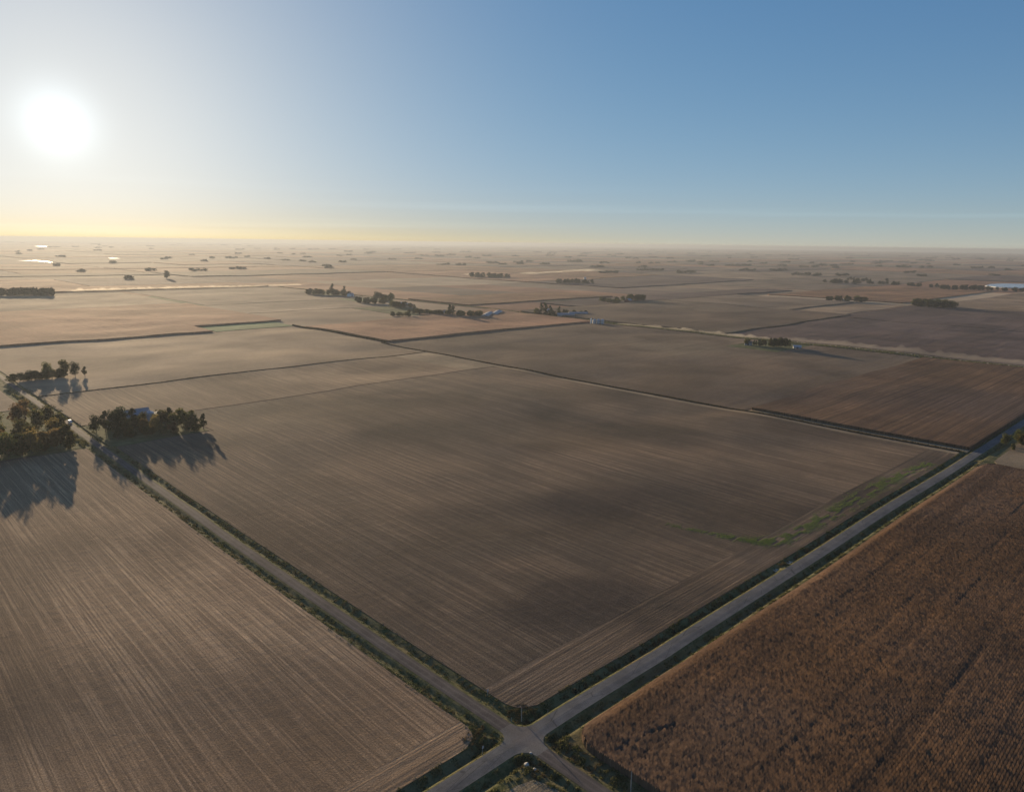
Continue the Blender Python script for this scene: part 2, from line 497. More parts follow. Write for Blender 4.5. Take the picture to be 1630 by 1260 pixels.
def ground_mat():
    """pasture near by; farther out the chequer of quarter-mile fields"""
    m = bpy.data.materials.new('farmland'); t = NT(m)
    p = t.vmul(t.pos(), (1, 1, 0))
    sp = t.n('ShaderNodeSeparateXYZ'); t.put(sp.inputs[0], p)
    x, y = sp.outputs[0], sp.outputs[1]
    # each 805 m section half may be split one way or the other
    def cell(v, s, off=0.0): return t.math('FLOOR', t.math('DIVIDE', t.math('ADD', v, off), s))
    bx, by = cell(x, 805.0), cell(y, 805.0)
    cv = t.n('ShaderNodeCombineXYZ', i_0=bx, i_1=by, i_2=3.0)
    w1 = t.n('ShaderNodeTexWhiteNoise', noise_dimensions='3D'); t.put(w1.inputs[0], cv.outputs[0])
    kind = w1.outputs['Value']
    fx = t.math('FLOOR', t.math('DIVIDE', x, t.math('ADD', 201.25, t.math('MULTIPLY', t.math('GREATER_THAN', kind, .45), 603.75))))
    fy = t.math('FLOOR', t.math('DIVIDE', y, t.math('ADD', 201.25, t.math('MULTIPLY', t.math('LESS_THAN', kind, .7), 201.25))))
    cv2 = t.n('ShaderNodeCombineXYZ', i_0=fx, i_1=fy, i_2=t.math('ADD', t.math('MULTIPLY', bx, 7.0), by))
    w2 = t.n('ShaderNodeTexWhiteNoise', noise_dimensions='3D'); t.put(w2.inputs[0], cv2.outputs[0])
    r = t.n('ShaderNodeValToRGB'); t.put(r.inputs[0], w2.outputs['Value'])
    cols = [(.0, (.21, .155, .105)), (.18, (.34, .235, .145)), (.34, (.25, .13, .08)), (.5, (.13, .092, .07)), (.64, (.33, .175, .10)), (.76, (.44, .32, .20)), (.86, (.10, .13, .06)), (.92, (.16, .11, .085))]
    cr = r.color_ramp; cr.interpolation = 'CONSTANT'
    while len(cr.elements) < len(cols): cr.elements.new(.5)
    for e, (a, c) in zip(cr.elements, cols): e.position = a; e.color = (*c, 1)
    c = r.outputs[0]
    nb = t.noise(p, .004, 4, .6, .4); nc = t.noise(p, .0007, 3, .6)
    v = t.math('MULTIPLY', t.ramp(nb, .3, .7, .78, 1.22), t.ramp(nc, .3, .7, .85, 1.15))
    c = t.mix(1.0, c, t.n('ShaderNodeCombineColor', i_0=v, i_1=v, i_2=v).outputs[0], 'MULTIPLY')
    # verges along the near roads, by the attribute written on the mesh
    g1 = t.noise(t.pos(), .18, 4, .65); g2 = t.noise(t.pos(), 1.5, 3, .7); g3 = t.noise(t.pos(), .03, 3, .5)
    gc = t.mix(t.ramp(g1, .35, .62), (.080, .088, .033), (.165, .145, .066))
    gc = t.mix(t.math('MULTIPLY', t.ramp(g2, .5, .7), .7), gc, (.040, .042, .020))
    gc = t.mix(t.math('MULTIPLY', t.ramp(g3, .5, .62), .5), gc, (.15, .11, .06))
    near = t.n('ShaderNodeAttribute', attribute_name='verge').outputs['Fac']
    c = t.mix(near, c, gc)
    bh = t.math('ADD', t.math('MULTIPLY', g2, .8), t.math('MULTIPLY', g1, 1.2))
    t.out(t.bsdf(c, 1.0, t.bump(bh, .9, .3), .05))
    return m


# ------------------------------------------------------------------ ground
def axis(dense, lo, hi, extra):
    a = list(np.arange(-dense, dense + .01, .5))
    a += list(np.arange(dense + 2, 60, 4)) + list(np.arange(60, 900, 8)) + list(-np.arange(dense + 2, 60, 4)) + list(-np.arange(60, 440, 10))
    v = 900.0
    while v < hi: a.append(v); v += max(12, (v - 900) * .035 + 12)
    a.append(hi)
    v = -440.0
    while v > lo: a.append(v); v *= 1.12
    a.append(lo)
    return np.array(sorted(set(a + list(extra))))


xs = axis(15, -8000, 25000, np.arange(804, 850, 3.0)); ys = axis(15, -8000, 25000, [])
X, Y = np.meshgrid(xs, ys)
wx, wy, z = surf(X, Y)
z = z + ditch(X, Y)
V, Q = grid_arrays(wx, wy, z)
me = quads_mesh('ground', V, Q, True)
sd, _, _ = road_dist(X, Y)
verge = (1 - sstep(14, 40, sd)) * (1 - sstep(700, 1000, np.maximum(np.abs(X), np.abs(Y))))
at = me.attributes.new('verge', 'FLOAT', 'POINT'); at.data.foreach_set('value', verge.ravel().astype(np.float32))
tag(link('ground', me, ground_mat()), kind='structure')


def road(name, along, s0, s1, half, mat, step=3.0, lift=.055, centre=None, flare=False):
    """a road sheet on the grid; along='x' or 'y', rows run across it"""
    S = np.linspace(s0, s1, int((s1 - s0) / step) + 2)
    if flare: S = np.array(sorted(set(list(S) + list(np.arange(-9, 9.01, .3)))))
    hw = np.full(len(S), half)
    if flare:
        a = np.clip(np.abs(S) - WG, 0, RF)
        hw = half + RF - np.sqrt(np.maximum(RF * RF - (RF - a) ** 2, 0))
    T = np.linspace(-1, 1, 13)
    c = 0.0 if centre is None else centre
    A = np.repeat(S[:, None], len(T), 1); B = c + hw[:, None] * T[None, :]
    gx, gy = (A, B) if along == 'x' else (B, A)
    wx, wy, z = surf(gx, gy)
    z = z + (ditch(gx, gy) if centre is None else .22 - .12 * np.abs(T)[None, :] ** 2) + lift
    V, Q = grid_arrays(wx, wy, z)
    if along == 'x': Q = Q[:, ::-1]
    Q = Q[:, ::-1] if along != 'x' else Q
    me = quads_mesh(name, V, Q, True)
    me.flip_normals() if me.polygons[0].normal.z < 0 else None
    at = me.attributes.new('offset', 'FLOAT', 'POINT'); at.data.foreach_set('value', (B - c).ravel().astype(np.float32))
    return tag(link(name, me, mat), kind='structure')


road('paved_road', 'x', -420, 2400, WP, M['paved'], flare=True)
road('gravel_road', 'y', WP + RF, 2400, WG, M['gravel'])
road('gravel_road', 'y', -420, -WP - RF, WG, M['gravel'])
road('gravel_road', 'y', -300, 2600, 3.0, M['gravel'], step=12, centre=815.0, lift=.12)
road('gravel_road', 'x', -40, 3200, 3.0, M['gravel'], step=12, centre=1815.0, lift=.25)


def sheet(name, parts, mat):
    V, Q = join(parts)
    return tag(link(name, quads_mesh(name, V, Q, True), M[mat]), kind='structure')


EDGE = 4.9
xE, xW = WG + EDGE, -(WG + EDGE)
yN, yS = WP + EDGE, -(WP + EDGE)
# --- near fields
sheet('headland', [slab(xE, 386, yN, 24, 6, 3, corners=[(xE, yN, 7, 1, 1), ])], 'headland_dark')
sheet('headland', [slab(-430, xW, yN, 17, 6, 3, corners=[(xW, yN, 7, -1, 1), ])], 'headland_pale')
sheet('stubble_field', [slab(xE, 386, 24.05, 358, 6, 6),
                        slab(66, 386, 358, 428, 6, 6)], 'stub_dark')
mid = bpy.data.objects['stubble_field']
co = np.empty(len(mid.data.vertices) * 3, np.float32); mid.data.vertices.foreach_get('co', co); co = co.reshape(-1, 3)
dmp = np.zeros(len(co))
# low wet spots (dark) and dry rises (pale) of the middle field
for px, py, a, b, v in [(905, 945, 26, 15, 1.1), (850, 985, 16, 10, .7), (985, 960, 22, 12, .5), (955, 790, 40, 18, .95), (900, 815, 30, 14, .5), (720, 820, 34, 16, .6), (1120, 770, 40, 22, .4), (700, 690, 60, 22, .4), (960, 690, 60, 30, .35),
                        (840, 905, 22, 9, -.9), (905, 742, 34, 10, -.8), (775, 775, 30, 10, -.8), (640, 632, 22, 8, -.9), (1090, 722, 44, 12, -.75), (1020, 745, 30, 10, -.4), (560, 730, 40, 12, -.45), (790, 945, 14, 7, -.7), (500, 690, 50, 14, -.4), (1060, 870, 26, 9, -.5), (420, 700, 40, 12, -.45), (330, 760, 30, 14, -.4)]:
    gx, gy = survey(px, py)
    # long axis runs across the line of sight
    ux, uy = math.sin(HEAD), -math.cos(HEAD)
    s_ = (co[:, 0] - gx) * ux + (co[:, 1] - gy) * uy; t_ = (co[:, 0] - gx) * -uy + (co[:, 1] - gy) * ux
    dmp += v * np.exp(-(s_ / a) ** 2 - (t_ / b / 1.2) ** 2)
atr = mid.data.attributes.new('damp', 'FLOAT', 'POINT'); atr.data.foreach_set('value', dmp.astype(np.float32))
sheet('stubble_field', [slab(-430, xW, 17.05, 366, 6, 6)], 'stub_pale')
sheet('stubble_field', [slab(-430, xW, -420, yS - 3, 6, 6, corners=[(xW, yS - 3, 5, -1, -1)])], 'stub_low')
sheet('stubble_field', [slab(5.5, 386, 430, 555.5, 6, 6)], 'stub_pale')
sheet('stubble_field', [slab(5.5, 396, 558.5, 889, 7, 7)], 'stub_tan')
sheet('grass_strip', [slab(384.5, 390.5, 8, 648, 3, 6, top=.22)], 'tan_strip')
sheet('grass_strip', [slab(345, 384, 430, 553, 4, 6, top=.20, rough=.04, corners=[])], 'tan_strip')
sheet('bean_field', [slab(396, 812, 153, 648, 8, 8, top=.2)], 'soy_brown')
sheet('bean_field', [slab(-5, 410, 1366, 1800, 12, 12, top=.3), slab(-430, -12, 515, 1330, 14, 14, top=.25)], 'stub_tan')
sheet('stubble_field', [slab(417, 706, 1100, 1305, 12, 12, top=.3), slab(430, 800, 1312, 1800, 12, 12, top=.3)], 'stub_far')
sheet('green_field', [slab(281, 399, 892, 960, 6, 6, top=.5, rough=.2)], 'green_crop')
sheet('grass_strip', [slab(395, 401, 5, 150, 3, 6, top=.12)], 'tan_strip')


# --- standing crops: real height, so their edges throw shade
def corn_rows(amp, k=.76, seed=0, lodge=True):
    def f(X, Y):
        r = amp * np.cos(Y * 2 * np.pi / k)
        n = .06 * (vnoise(X / 14, Y / 2.3, seed) - .5) + .10 * (vnoise(X / 60, Y / 6.0, seed + 1) - .5)
        if lodge:
            g = vnoise(X / 34, Y / 4.2, seed + 2)
            n = n - .3 * sstep(.74, .9, g)
        return r + n
    return f


def near_corn():
    x0, x1, y1, y0 = 8.6, 372, yS + .2, -250
    dy, dx = .38, .62
    nx = int((x1 - x0) / dx); ny = int((y1 - y0) / dy)
    X, Y = np.meshgrid(np.linspace(x0, x1, nx), np.linspace(y0, y1, ny))
    # straight planting rows pulled in smoothly to the bending field edge
    X, Y = rounded(X, Y, [(x0, y1, 9, 1, -1), (x1, y1, 14, -1, -1)])
    off = np.interp(X, [0, 22, 55, 150, 370], [-.2, -.2, -.2, -1.6, -1.6]) * (1 - sstep(0, 60, y1 - Y))
    Y2 = Y + off
    wx, wy, z = surf(X, Y2)
    g = np.random.default_rng(5)
    h = 2.15 + .30 * np.cos(np.arange(ny) * np.pi)[:, None] + .13 * (g.random(X.shape) - .5)
    h = h + .04 * (vnoise(X / 2.6, Y / .9, 5) - .5) + .15 * (vnoise(X / 30, Y / 6, 6) - .5)
    h = h - .12 * sstep(.6, .92, vnoise(X / 60, Y / 2.6, 7))
    h = h * (.38 + .62 * sstep(-.5, 4.2, y1 - Y))
    # open wheel tracks by the corner
    for (ax, ay, bx, by, w) in ((24, -22, 31, -24.5, .2),):
        t = np.clip(((X - ax) * (bx - ax) + (Y - ay) * (by - ay)) / ((bx - ax) ** 2 + (by - ay) ** 2), 0, 1)
        d = np.hypot(X - ax - t * (bx - ax), Y - ay - t * (by - ay))
        h = h - .8 * (1 - sstep(w * .5, w * 1.3, d))
    # thin corner patch
    h = h - .5 * (1 - sstep(2, 10, np.hypot(X - 16, Y + 22))) * vnoise(X / 1.7, Y / 1.7, 9)
    V, Q = grid_arrays(wx + .3 * (g.random(X.shape) - .5), wy + .12 * (g.random(X.shape) - .5), z + np.maximum(h, .25), skirt=z - .7)
    return tag(link('corn_field', quads_mesh('corn_field', V, Q, True), M['corn']), kind='structure')


near_corn()
sheet('corn_field', [slab(401, 806, 5.5, 150, 2.2, 1.0, top=2.15, rough=.08, rows=corn_rows(.0, seed=30, lodge=False))], 'corn_mid')
sheet('corn_field', [slab(404, 808, 652, 868, 4, 4, top=2.3, rough=.4, seed=2), slab(640, 808, 868, 905, 5, 5, top=2.3, rough=.4)], 'corn_red')
sheet('corn_field', [slab(4, 276, 893, 1362, 6, 6, top=2.3, rough=.4, seed=3), slab(276, 412, 963, 1362, 6, 6, top=2.3, rough=.4, seed=4)], 'corn_red')
sheet('bean_field', [slab(832, 1226, -260, 414, 5, 2.5, top=1.1, rough=.1, seed=5, rows=corn_rows(0, seed=40))], 'purple')
sheet('bean_field', [slab(1232, 1672, -260, 430, 8, 4, top=1.0, rough=.1, seed=6, rows=corn_rows(0, seed=41))], 'purple')
sheet('corn_field', [slab(830, 1284, 421, 846, 8, 8, top=2.2, rough=.4, seed=7)], 'soy_brown')
sheet('stubble_field', [slab(1290, 1640, 440, 544, 8, 8, top=.35)], 'stub_tan')
sheet('corn_field', [slab(1290, 1625, 548, 846, 9, 9, top=2.2, rough=.4, seed=8)], 'stub_far')
sheet('corn_field', [slab(1000, 1950, 852, 960, 10, 10, top=2.2, rough=.4, seed=9)], 'purple')
sheet('stubble_field', [slab(1685, 2480, 60, 395, 14, 14, top=.4)], 'stub_tan')
sheet('corn_field', [slab(1700, 2480, 470, 800, 14, 14, top=2.2, rough=.4, seed=10)], 'corn_far')
sheet('corn_field', [slab(836, 1300, 1000, 1210, 12, 12, top=2.2, rough=.4, seed=12)], 'corn_far')
sheet('green_field', [slab(620, 712, 905, 1090, 10, 10, top=.4, rough=.1)], 'lawn')
sheet('green_field', [slab(760, 812, 1395, 1560, 10, 10, top=.4, rough=.1), slab(1050, 1130, 880, 990, 12, 12, top=.4, rough=.1)], 'lawn')
sheet('farmyard', [slab(4.8, 64, 361, 426, 4, 4, top=.12, rough=.05)], 'lawn')
sheet('farmyard', [slab(-190, -7.2, 370, 505, 6, 6, top=.12, rough=.05)], 'lawn')
sheet('farmyard', [slab(377, 520, -70, -12, 6, 6, top=.12, rough=.05, corners=[(377, -12, 10, 1, -1)])], 'tan_strip')
sheet('farmyard', [slab(712, 808, 284, 352, 6, 6, top=.3, rough=.05)], 'lawn')


# --- the chequer of quarter-mile fields beyond, standing crops as real blocks
def far_fields():
    taken = [(-450, 1960, -420, 850), (-450, 1300, 840, 1810), (1680, 2490, 50, 810)]
    r = random.Random(21)
    groups = {'corn_far': [], 'corn_red': [], 'purple': [], 'stub_far': [], 'soy_brown': [], 'stub_tan': []}
    weights = ['corn_far'] * 3 + ['corn_red'] * 4 + ['purple'] * 3 + ['soy_brown'] * 2 + ['stub_far'] * 3 + ['stub_tan'] * 2
    for i in range(-1, 10):
        for j in range(0, 10):
            X0, Y0 = i * 805.0 + 10, j * 805.0 + 15
            if math.hypot(X0, Y0) > 7800: continue
            mode = r.choice([0, 1, 2, 3])
            rects = {0: [(0, 795, 0, 397), (0, 795, 402, 792)], 1: [(0, 395, 0, 792), (400, 795, 0, 792)],
                     2: [(0, 395, 0, 397), (400, 795, 0, 397), (0, 795, 402, 792)],
                     3: [(0, 795, 0, 198), (0, 795, 202, 397), (0, 395, 402, 792), (400, 795, 402, 792)]}[mode]
            for a, b, c, d in rects:
                k = r.choice(weights)
                x0, x1, y0, y1 = X0 + a, X0 + b, Y0 + c, Y0 + d
                if any(x0 < T[1] and x1 > T[0] and y0 < T[3] and y1 > T[2] for T in taken): continue
                # outside the picture's wedge: leave to the plain ground
                cxm, cym = (x0 + x1) / 2 - CX, (y0 + y1) / 2 - CY
                if abs(math.degrees(math.atan2(cym, cxm)) - 46) > 46: continue
                tall = k in ('corn_far', 'corn_red', 'purple', 'soy_brown')
                dd = math.hypot(x0, y0)
                st = 18 if dd < 3500 else 40
                groups[k].append(slab(x0, x1, y0, y1, st, st, top=(r.choice([1.2, 2.4, 2.6]) if tall else .5), rough=.3 if tall else 0, seed=r.randint(0, 999)))
    for k, g in groups.items():
        if g: sheet('distant_fields', g, k)


far_fields()


# ------------------------------------------------------------------ weeds: blades and clumps nobody could count
def leaf_mat(name, c1, c2, c3, trans=.35):
    m = bpy.data.materials.new(name); t = NT(m)
    ri = t.n('ShaderNodeNewGeometry').outputs['Random Per Island']
    oi = t.n('ShaderNodeObjectInfo').outputs['Random']
    n = t.noise(t.n('ShaderNodeTexCoord').outputs['Object'], .35, 2, .5)
    c = t.mix(t.ramp(n, .4, .6), c1, c2)
    c = t.mix(t.math('MULTIPLY', t.ramp(ri, .55, 1.0), .8), c, c3)
    h = t.n('ShaderNodeHueSaturation'); t.put(h.inputs['Color'], c)
    t.put(h.inputs['Hue'], t.ramp(oi, 0, 1, .475, .515)); t.put(h.inputs['Value'], t.ramp(oi, 0, 1, .75, 1.25))
    d = t.n('ShaderNodeBsdfDiffuse'); t.put(d.inputs[0], h.outputs[0])
    tr = t.n('ShaderNodeBsdfTranslucent'); t.put(tr.inputs[0], h.outputs[0])
    mx = t.n('ShaderNodeMixShader'); t.put(mx.inputs[0], trans); t.put(mx.inputs[1], d.outputs[0]); t.put(mx.inputs[2], tr.outputs[0])
    t.out(mx.outputs[0])
    return m


M['weed'] = leaf_mat('weed_blades', (.064, .074, .028), (.105, .096, .040), (.20, .17, .075), .3)
M['weed_brown'] = leaf_mat('dry_weed_blades', (.060, .052, .028), (.085, .060, .034), (.13, .09, .045), .25)
M['weed_green'] = leaf_mat('green_weed_leaves', (.14, .20, .055), (.18, .23, .07), (.21, .24, .09))


def blades(P, hgt, wid, r):
    """one leaning quad per point, P (n,3)"""
    n = len(P)
    ang = r.random(n) * 2 * np.pi
    lean = (r.random((n, 2)) - .5) * .9
    h = hgt * (.5 + r.random(n)); w = wid * (.6 + .8 * r.random(n)) * .5
    dx, dy = np.cos(ang) * w, np.sin(ang) * w
    tx, ty = lean[:, 0] * h, lean[:, 1] * h
    z0 = P[:, 2] - .1
    V = np.stack([np.stack([P[:, 0] - dx, P[:, 1] - dy, z0], -1), np.stack([P[:, 0] + dx, P[:, 1] + dy, z0], -1),
                  np.stack([P[:, 0] + dx * .5 + tx, P[:, 1] + dy * .5 + ty, z0 + h], -1), np.stack([P[:, 0] - dx * .5 + tx, P[:, 1] - dy * .5 + ty, z0 + h], -1)], 1)
    return V.reshape(-1, 3), np.arange(4 * n).reshape(n, 4)


def weeds(name, spans, mat):
    """spans: (x0,x1,y0,y1,count,height,width,clump)"""
    parts = []
    r = np.random.default_rng(abs(hash_str(name)) % 9999)
    for (x0, x1, y0, y1, cnt, hg, wd, cl) in spans:
        X = x0 + (x1 - x0) * r.random(cnt); Y = y0 + (y1 - y0) * r.random(cnt)
        k = vnoise(X / cl, Y / cl, 77) + .25 * (r.random(cnt) - .5)
        m = k > .56
        X, Y = X[m], Y[m]; hh = hg * (.6 + 1.4 * (k[m] - .5))
        sd, _, _ = road_dist(X, Y)
        ok = (sd > .5)
        X, Y, hh = X[ok], Y[ok], hh[ok]
        wx, wy, z = surf(X, Y)
        z = z + ditch(X, Y)
        parts.append(blades(np.stack([wx, wy, z], -1), hh, wd, r))
    V, Q = join(parts)
    o = link(name, quads_mesh(name, V, Q), M[mat])
    return tag(o, kind='stuff', cat='weeds')


def hash_str(s):
    v = 7
    for ch in s: v = (v * 31 + ord(ch)) & 0xffffff
    return v


w = weeds('roadside_weeds', [
    (WG + .8, WG + 5.6, 4, 200, 20000, .26, .28, 1.3), (WG + 1.6, WG + 5.0, 200, 370, 4500, .32, .4, 1.6), (WG + .8, WG + 5.0, 370, 600, 4000, .5, .6, 3.0),
    (-WG - 5.8, -WG - .8, 4, 200, 20000, .26, .28, 1.3), (-WG - 5.0, -WG - 1, 200, 370, 4500, .32, .4, 1.6), (-WG - 6, -WG - 1, 370, 600, 5000, .7, .8, 4.0),
    (4, 200, WP + .7, WP + 5.5, 22000, .30, .3, 1.6), (200, 520, WP + .7, WP + 5.0, 10000, .35, .5, 2.5),
    (-60, -3, WP + .7, WP + 5.5, 9000, .32, .3, 1.6), (-60, -3, -WP - 7, -WP - .7, 9000, .4, .3, 1.6),
    (4, 250, -WP - 5.2, -WP - .8, 20000, .35, .3, 1.8), (250, 520, -WP - 5.2, -WP - 1, 7000, .4, .5, 2.5),
    (2.5, 8.5, -60, -3, 9000, .4, .3, 1.4), (-9, -2.5, -60, -3, 9000, .38, .3, 1.4)], 'weed')
w['label'] = 'patchy olive grass and weeds filling the roadside ditches'
w = weeds('ditch_weeds', [
    (3.2, 11, 3.8, 12, 1800, .35, .3, 1.1), (-12, -3.4, 3.6, 12, 1800, .35, .3, 1.1), (-8, -2.0, -13, -5, 1300, .4, .3, 1.1), (3, 8, -20, -6, 1300, .4, .3, 1.2),
    (WG + 2.2, WG + 3.8, 10, 200, 2400, .38, .3, 1.2), (-WG - 4.4, -WG - 2.2, 10, 200, 2400, .36, .3, 1.2),
    (20, 300, WP + 2.0, WP + 3.4, 5000, .6, .35, 1.4), (WG + 2, WG + 3.8, 200, 350, 1800, .6, .4, 1.6), (-WG - 4.2, -WG - 2, 200, 350, 1500, .5, .4, 1.6)], 'weed_brown')
w['label'] = 'taller brown dry weeds in clumps along the ditch bottoms'


def weed_strip(name, x0, x1, y0, y1, hgt, label, mat='weed_brown', n=6000, wd=.9):
    r = np.random.default_rng(int(x0 + y1) % 977)
    X = x0 + (x1 - x0) * r.random(n); Y = y0 + (y1 - y0) * r.random(n)
    wx, wy, z = surf(X, Y)
    V, Q = blades(np.stack([wx, wy, z], -1), np.full(n, hgt), wd, r)
    o = link(name, quads_mesh(name, V, Q), M[mat])
    return tag(o, label, 'weeds', kind='stuff')


weed_strip('fence_row', 391.0, 393.0, 8, 650, .9, 'dark line of tall dry weeds between the middle field and the field behind it', n=8000)
weed_strip('fence_row', 5, 392, 556.0, 557.4, .5, 'thin dark weed line crossing between the two pale tan fields', n=6000)
weed_strip('fence_row', 398, 401.5, 652, 900, 1.5, 'dark weed edge along the far end of the pale field', n=3500, wd=1.3)
weed_strip('fence_row', 808, 811.5, -60, 650, 1.0, 'dark grassy strip beside the dusty gravel road', 'weed', n=5000, wd=1.5)
weed_strip('fence_row', 819, 826, -60, 1800, .9, 'grassy far shoulder of the dusty gravel road', 'weed', n=9000, wd=1.8)

# volunteer green patches in the middle field
def green_patch():
    r = np.random.default_rng(4)
    pts = []
    line = [(151, 62), (158, 38), (163, 24), (172, 17), (232, 15.5), (300, 16), (352, 13)]
    wid = [3, 4, 5.5, 5, 6, 4, 5]; den = [1000, 1600, 3000, 8500, 6500, 5200, 0]
    for i in range(len(line) - 1):
        n = den[i]; t = r.random(n)
        (ax, ay), (bx, by) = line[i], line[i + 1]
        x = ax + (bx - ax) * t + (r.normal(size=n)) * wid[i] * .4 * (1 if i < 3 else .3)
        y = ay + (by - ay) * t + (r.normal(size=n)) * wid[i] * .5
        pts.append(np.stack([x, y], -1))
    P = np.concatenate(pts)
    k = vnoise(P[:, 0] / 6, P[:, 1] / 1.6, 5) > .4
    P = P[k]
    wx, wy, z = surf(P[:, 0], P[:, 1])
    V, Q = blades(np.stack([wx, wy, z + .2], -1), np.full(len(P), .18), .30, r)
    o = link('green_weeds', quads_mesh('green_weeds', V, Q), M['weed_green'])
    tag(o, 'bright green weeds growing in a bent band across the brown stubble', 'weeds', kind='stuff')


green_patch()


# ------------------------------------------------------------------ trees
M['leaf'] = leaf_mat('tree_leaves', (.062, .078, .026), (.105, .100, .036), (.175, .130, .045), .45)
M['leaf_dark'] = leaf_mat('dark_tree_leaves', (.032, .046, .020), (.050, .060, .026), (.07, .065, .03), .25)
M['leaf_autumn'] = leaf_mat('turning_tree_leaves', (.165, .115, .045), (.110, .095, .036), (.24, .155, .06), .45)
M['bark'] = plain_mat('bark', (.10, .08, .065), .95, .3, 2.0)


def cyl(p0, p1, r0, r1, n=6):
    p0, p1 = np.array(p0, float), np.array(p1, float)
    d = p1 - p0; d /= np.linalg.norm(d)
    u = np.cross(d, [0, 0, 1.0]) if abs(d[2]) < .9 else np.cross(d, [1.0, 0, 0]); u /= np.linalg.norm(u); v = np.cross(d, u)
    a = np.arange(n) * 2 * np.pi / n
    ring = np.cos(a)[:, None] * u + np.sin(a)[:, None] * v
    V = np.concatenate([p0 + ring * r0, p1 + ring * r1])
    i = np.arange(n); j = (i + 1) % n
    return V, np.stack([i, j, j + n, i + n], -1)


def crown(seed, shape, n, leaf):
    """leaf-sized faces spread through uneven lobes; unit tree: height 1"""
    r = np.random.default_rng(seed)
    P, limbs = [], []
    if shape == 'broad': lobes, w, lo = 14, .36, .14
    elif shape == 'tall': lobes, w, lo = 11, .20, .12
    elif shape == 'bush': lobes, w, lo = 8, .52, .04
    else: lobes, w, lo = 12, .14, .12
    for k in range(lobes):
        t = (k + .3 + .6 * r.random()) / lobes
        zc = lo + .1 + (1 - lo - .22) * t
        ww = w * (math.sin(math.pi * min(1, .22 + .72 * t)) ** .7 if shape != 'cone' else (1.15 - t))
        a = r.random() * 6.283; q = ww * .62 * math.sqrt(r.random())
        c = np.array([math.cos(a) * q, math.sin(a) * q, zc])
        rad = np.array([1, 1, .75]) * (.085 + .13 * r.random()) * (1.25 if shape in ('broad', 'bush') else .85)
        m = int(n / lobes)
        d = r.normal(size=(m, 3)); d /= np.linalg.norm(d, axis=1)[:, None]
        rr = (.45 + .55 * r.random(m) ** .5)[:, None] * (1 + .35 * (vnoise(d[:, 0] * 2.5 + k * 9, d[:, 1] * 2.5 + d[:, 2] * 2, seed) - .5))[:, None]
        P.append(c + d * rad * rr)
        limbs.append(c)
    P = np.concatenate(P)
    m = len(P)
    a = r.normal(size=(m, 3)); a /= np.linalg.norm(a, axis=1)[:, None]
    b = np.cross(a, r.normal(size=(m, 3))); b /= np.linalg.norm(b, axis=1)[:, None]
    s = leaf * (.6 + .8 * r.random(m))[:, None]
    V = np.stack([P - a * s - b * s * .6, P + a * s * .8 - b * s, P + a * s + b * s * .7, P - a * s * .7 + b * s], 1).reshape(-1, 3)
    return V, np.arange(4 * m).reshape(m, 4), limbs


PROTO = {}
for i, (key, shape, n, leaf) in enumerate([('broad', 'broad', 1900, .021), ('broad_b', 'broad', 1600, .023), ('tall', 'tall', 1300, .019), ('tall_b', 'tall', 1100, .021), ('bush', 'bush', 1500, .028), ('cone', 'cone', 1200, .015)]):
    V, Q, limbs = crown(50 + i, shape, n, leaf)
    parts = [cyl((0, 0, -.04), (.005, 0, .30), .022, .016, 8), cyl((.005, 0, .30), (0, .01, .72), .016, .006, 6)]
    for c in limbs[:7]:
        parts.append(cyl((.003, 0, max(.16, c[2] - .26)), tuple(c), .010, .003, 5))
    TV, TQ = join(parts)
    PROTO[key] = (V, Q, TV, TQ)

_mesh = {}


def tree_mesh(key, leafmat, whole):
    k = (key, leafmat, whole)
    if k not in _mesh:
        V, Q, TV, TQ = PROTO[key]
        if whole:
            me = quads_mesh('tree', *join([(V, Q), (TV, TQ)]))
            me.materials.append(M[leafmat]); me.materials.append(M['bark'])
            mi = np.zeros(len(Q) + len(TQ), dtype=np.int32); mi[len(Q):] = 1
            me.polygons.foreach_set('material_index', mi)
            _mesh[k] = (me,)
        else:
            a = quads_mesh('crown', V, Q); a.materials.append(M[leafmat])
            b = quads_mesh('trunk', TV, TQ); b.materials.append(M['bark'])
            _mesh[k] = (a, b)
    return _mesh[k]


TR = random.Random(99)


def ground_z(x, y):
    return float(terrain(x, y))


def plant(x, y, h, key, leafmat, label, group, whole=True, name='tree', spread=1.0):
    z = ground_z(x, y) - .1
    if not whole: h *= .9
    sc = (h * spread * TR.uniform(.9, 1.12), h * spread * TR.uniform(.9, 1.12), h)
    ms = tree_mesh(key, leafmat, whole)
    if whole:
        o = bpy.data.objects.new(name, ms[0])
    else:
        o = bpy.data.objects.new(name, None); o.empty_display_size = .5
    COL.objects.link(o)
    o.location = (x, y, z); o.rotation_euler = (0, 0, TR.uniform(0, 6.28)); o.scale = sc
    if not whole:
        for nm, me in (('crown', ms[0]), ('trunk', ms[1])):
            c = bpy.data.objects.new(nm, me); COL.objects.link(c); c.parent = o
    tag(o, label, 'tree', group)
    return o


KEYS = ['broad', 'broad_b', 'tall', 'bush']


def row(x0, y0, x1, y1, n, h0, h1, label, group, jit=2.0, keys=None, mats=('leaf', 'leaf_dark'), whole=True, spread=1.0):
    for i in range(n):
        t = (i + .5) / n
        plant(x0 + (x1 - x0) * t + TR.uniform(-jit, jit), y0 + (y1 - y0) * t + TR.uniform(-jit, jit), TR.uniform(h0, h1),
              TR.choice(keys or KEYS), TR.choice(mats), label, group, whole, spread=spread)


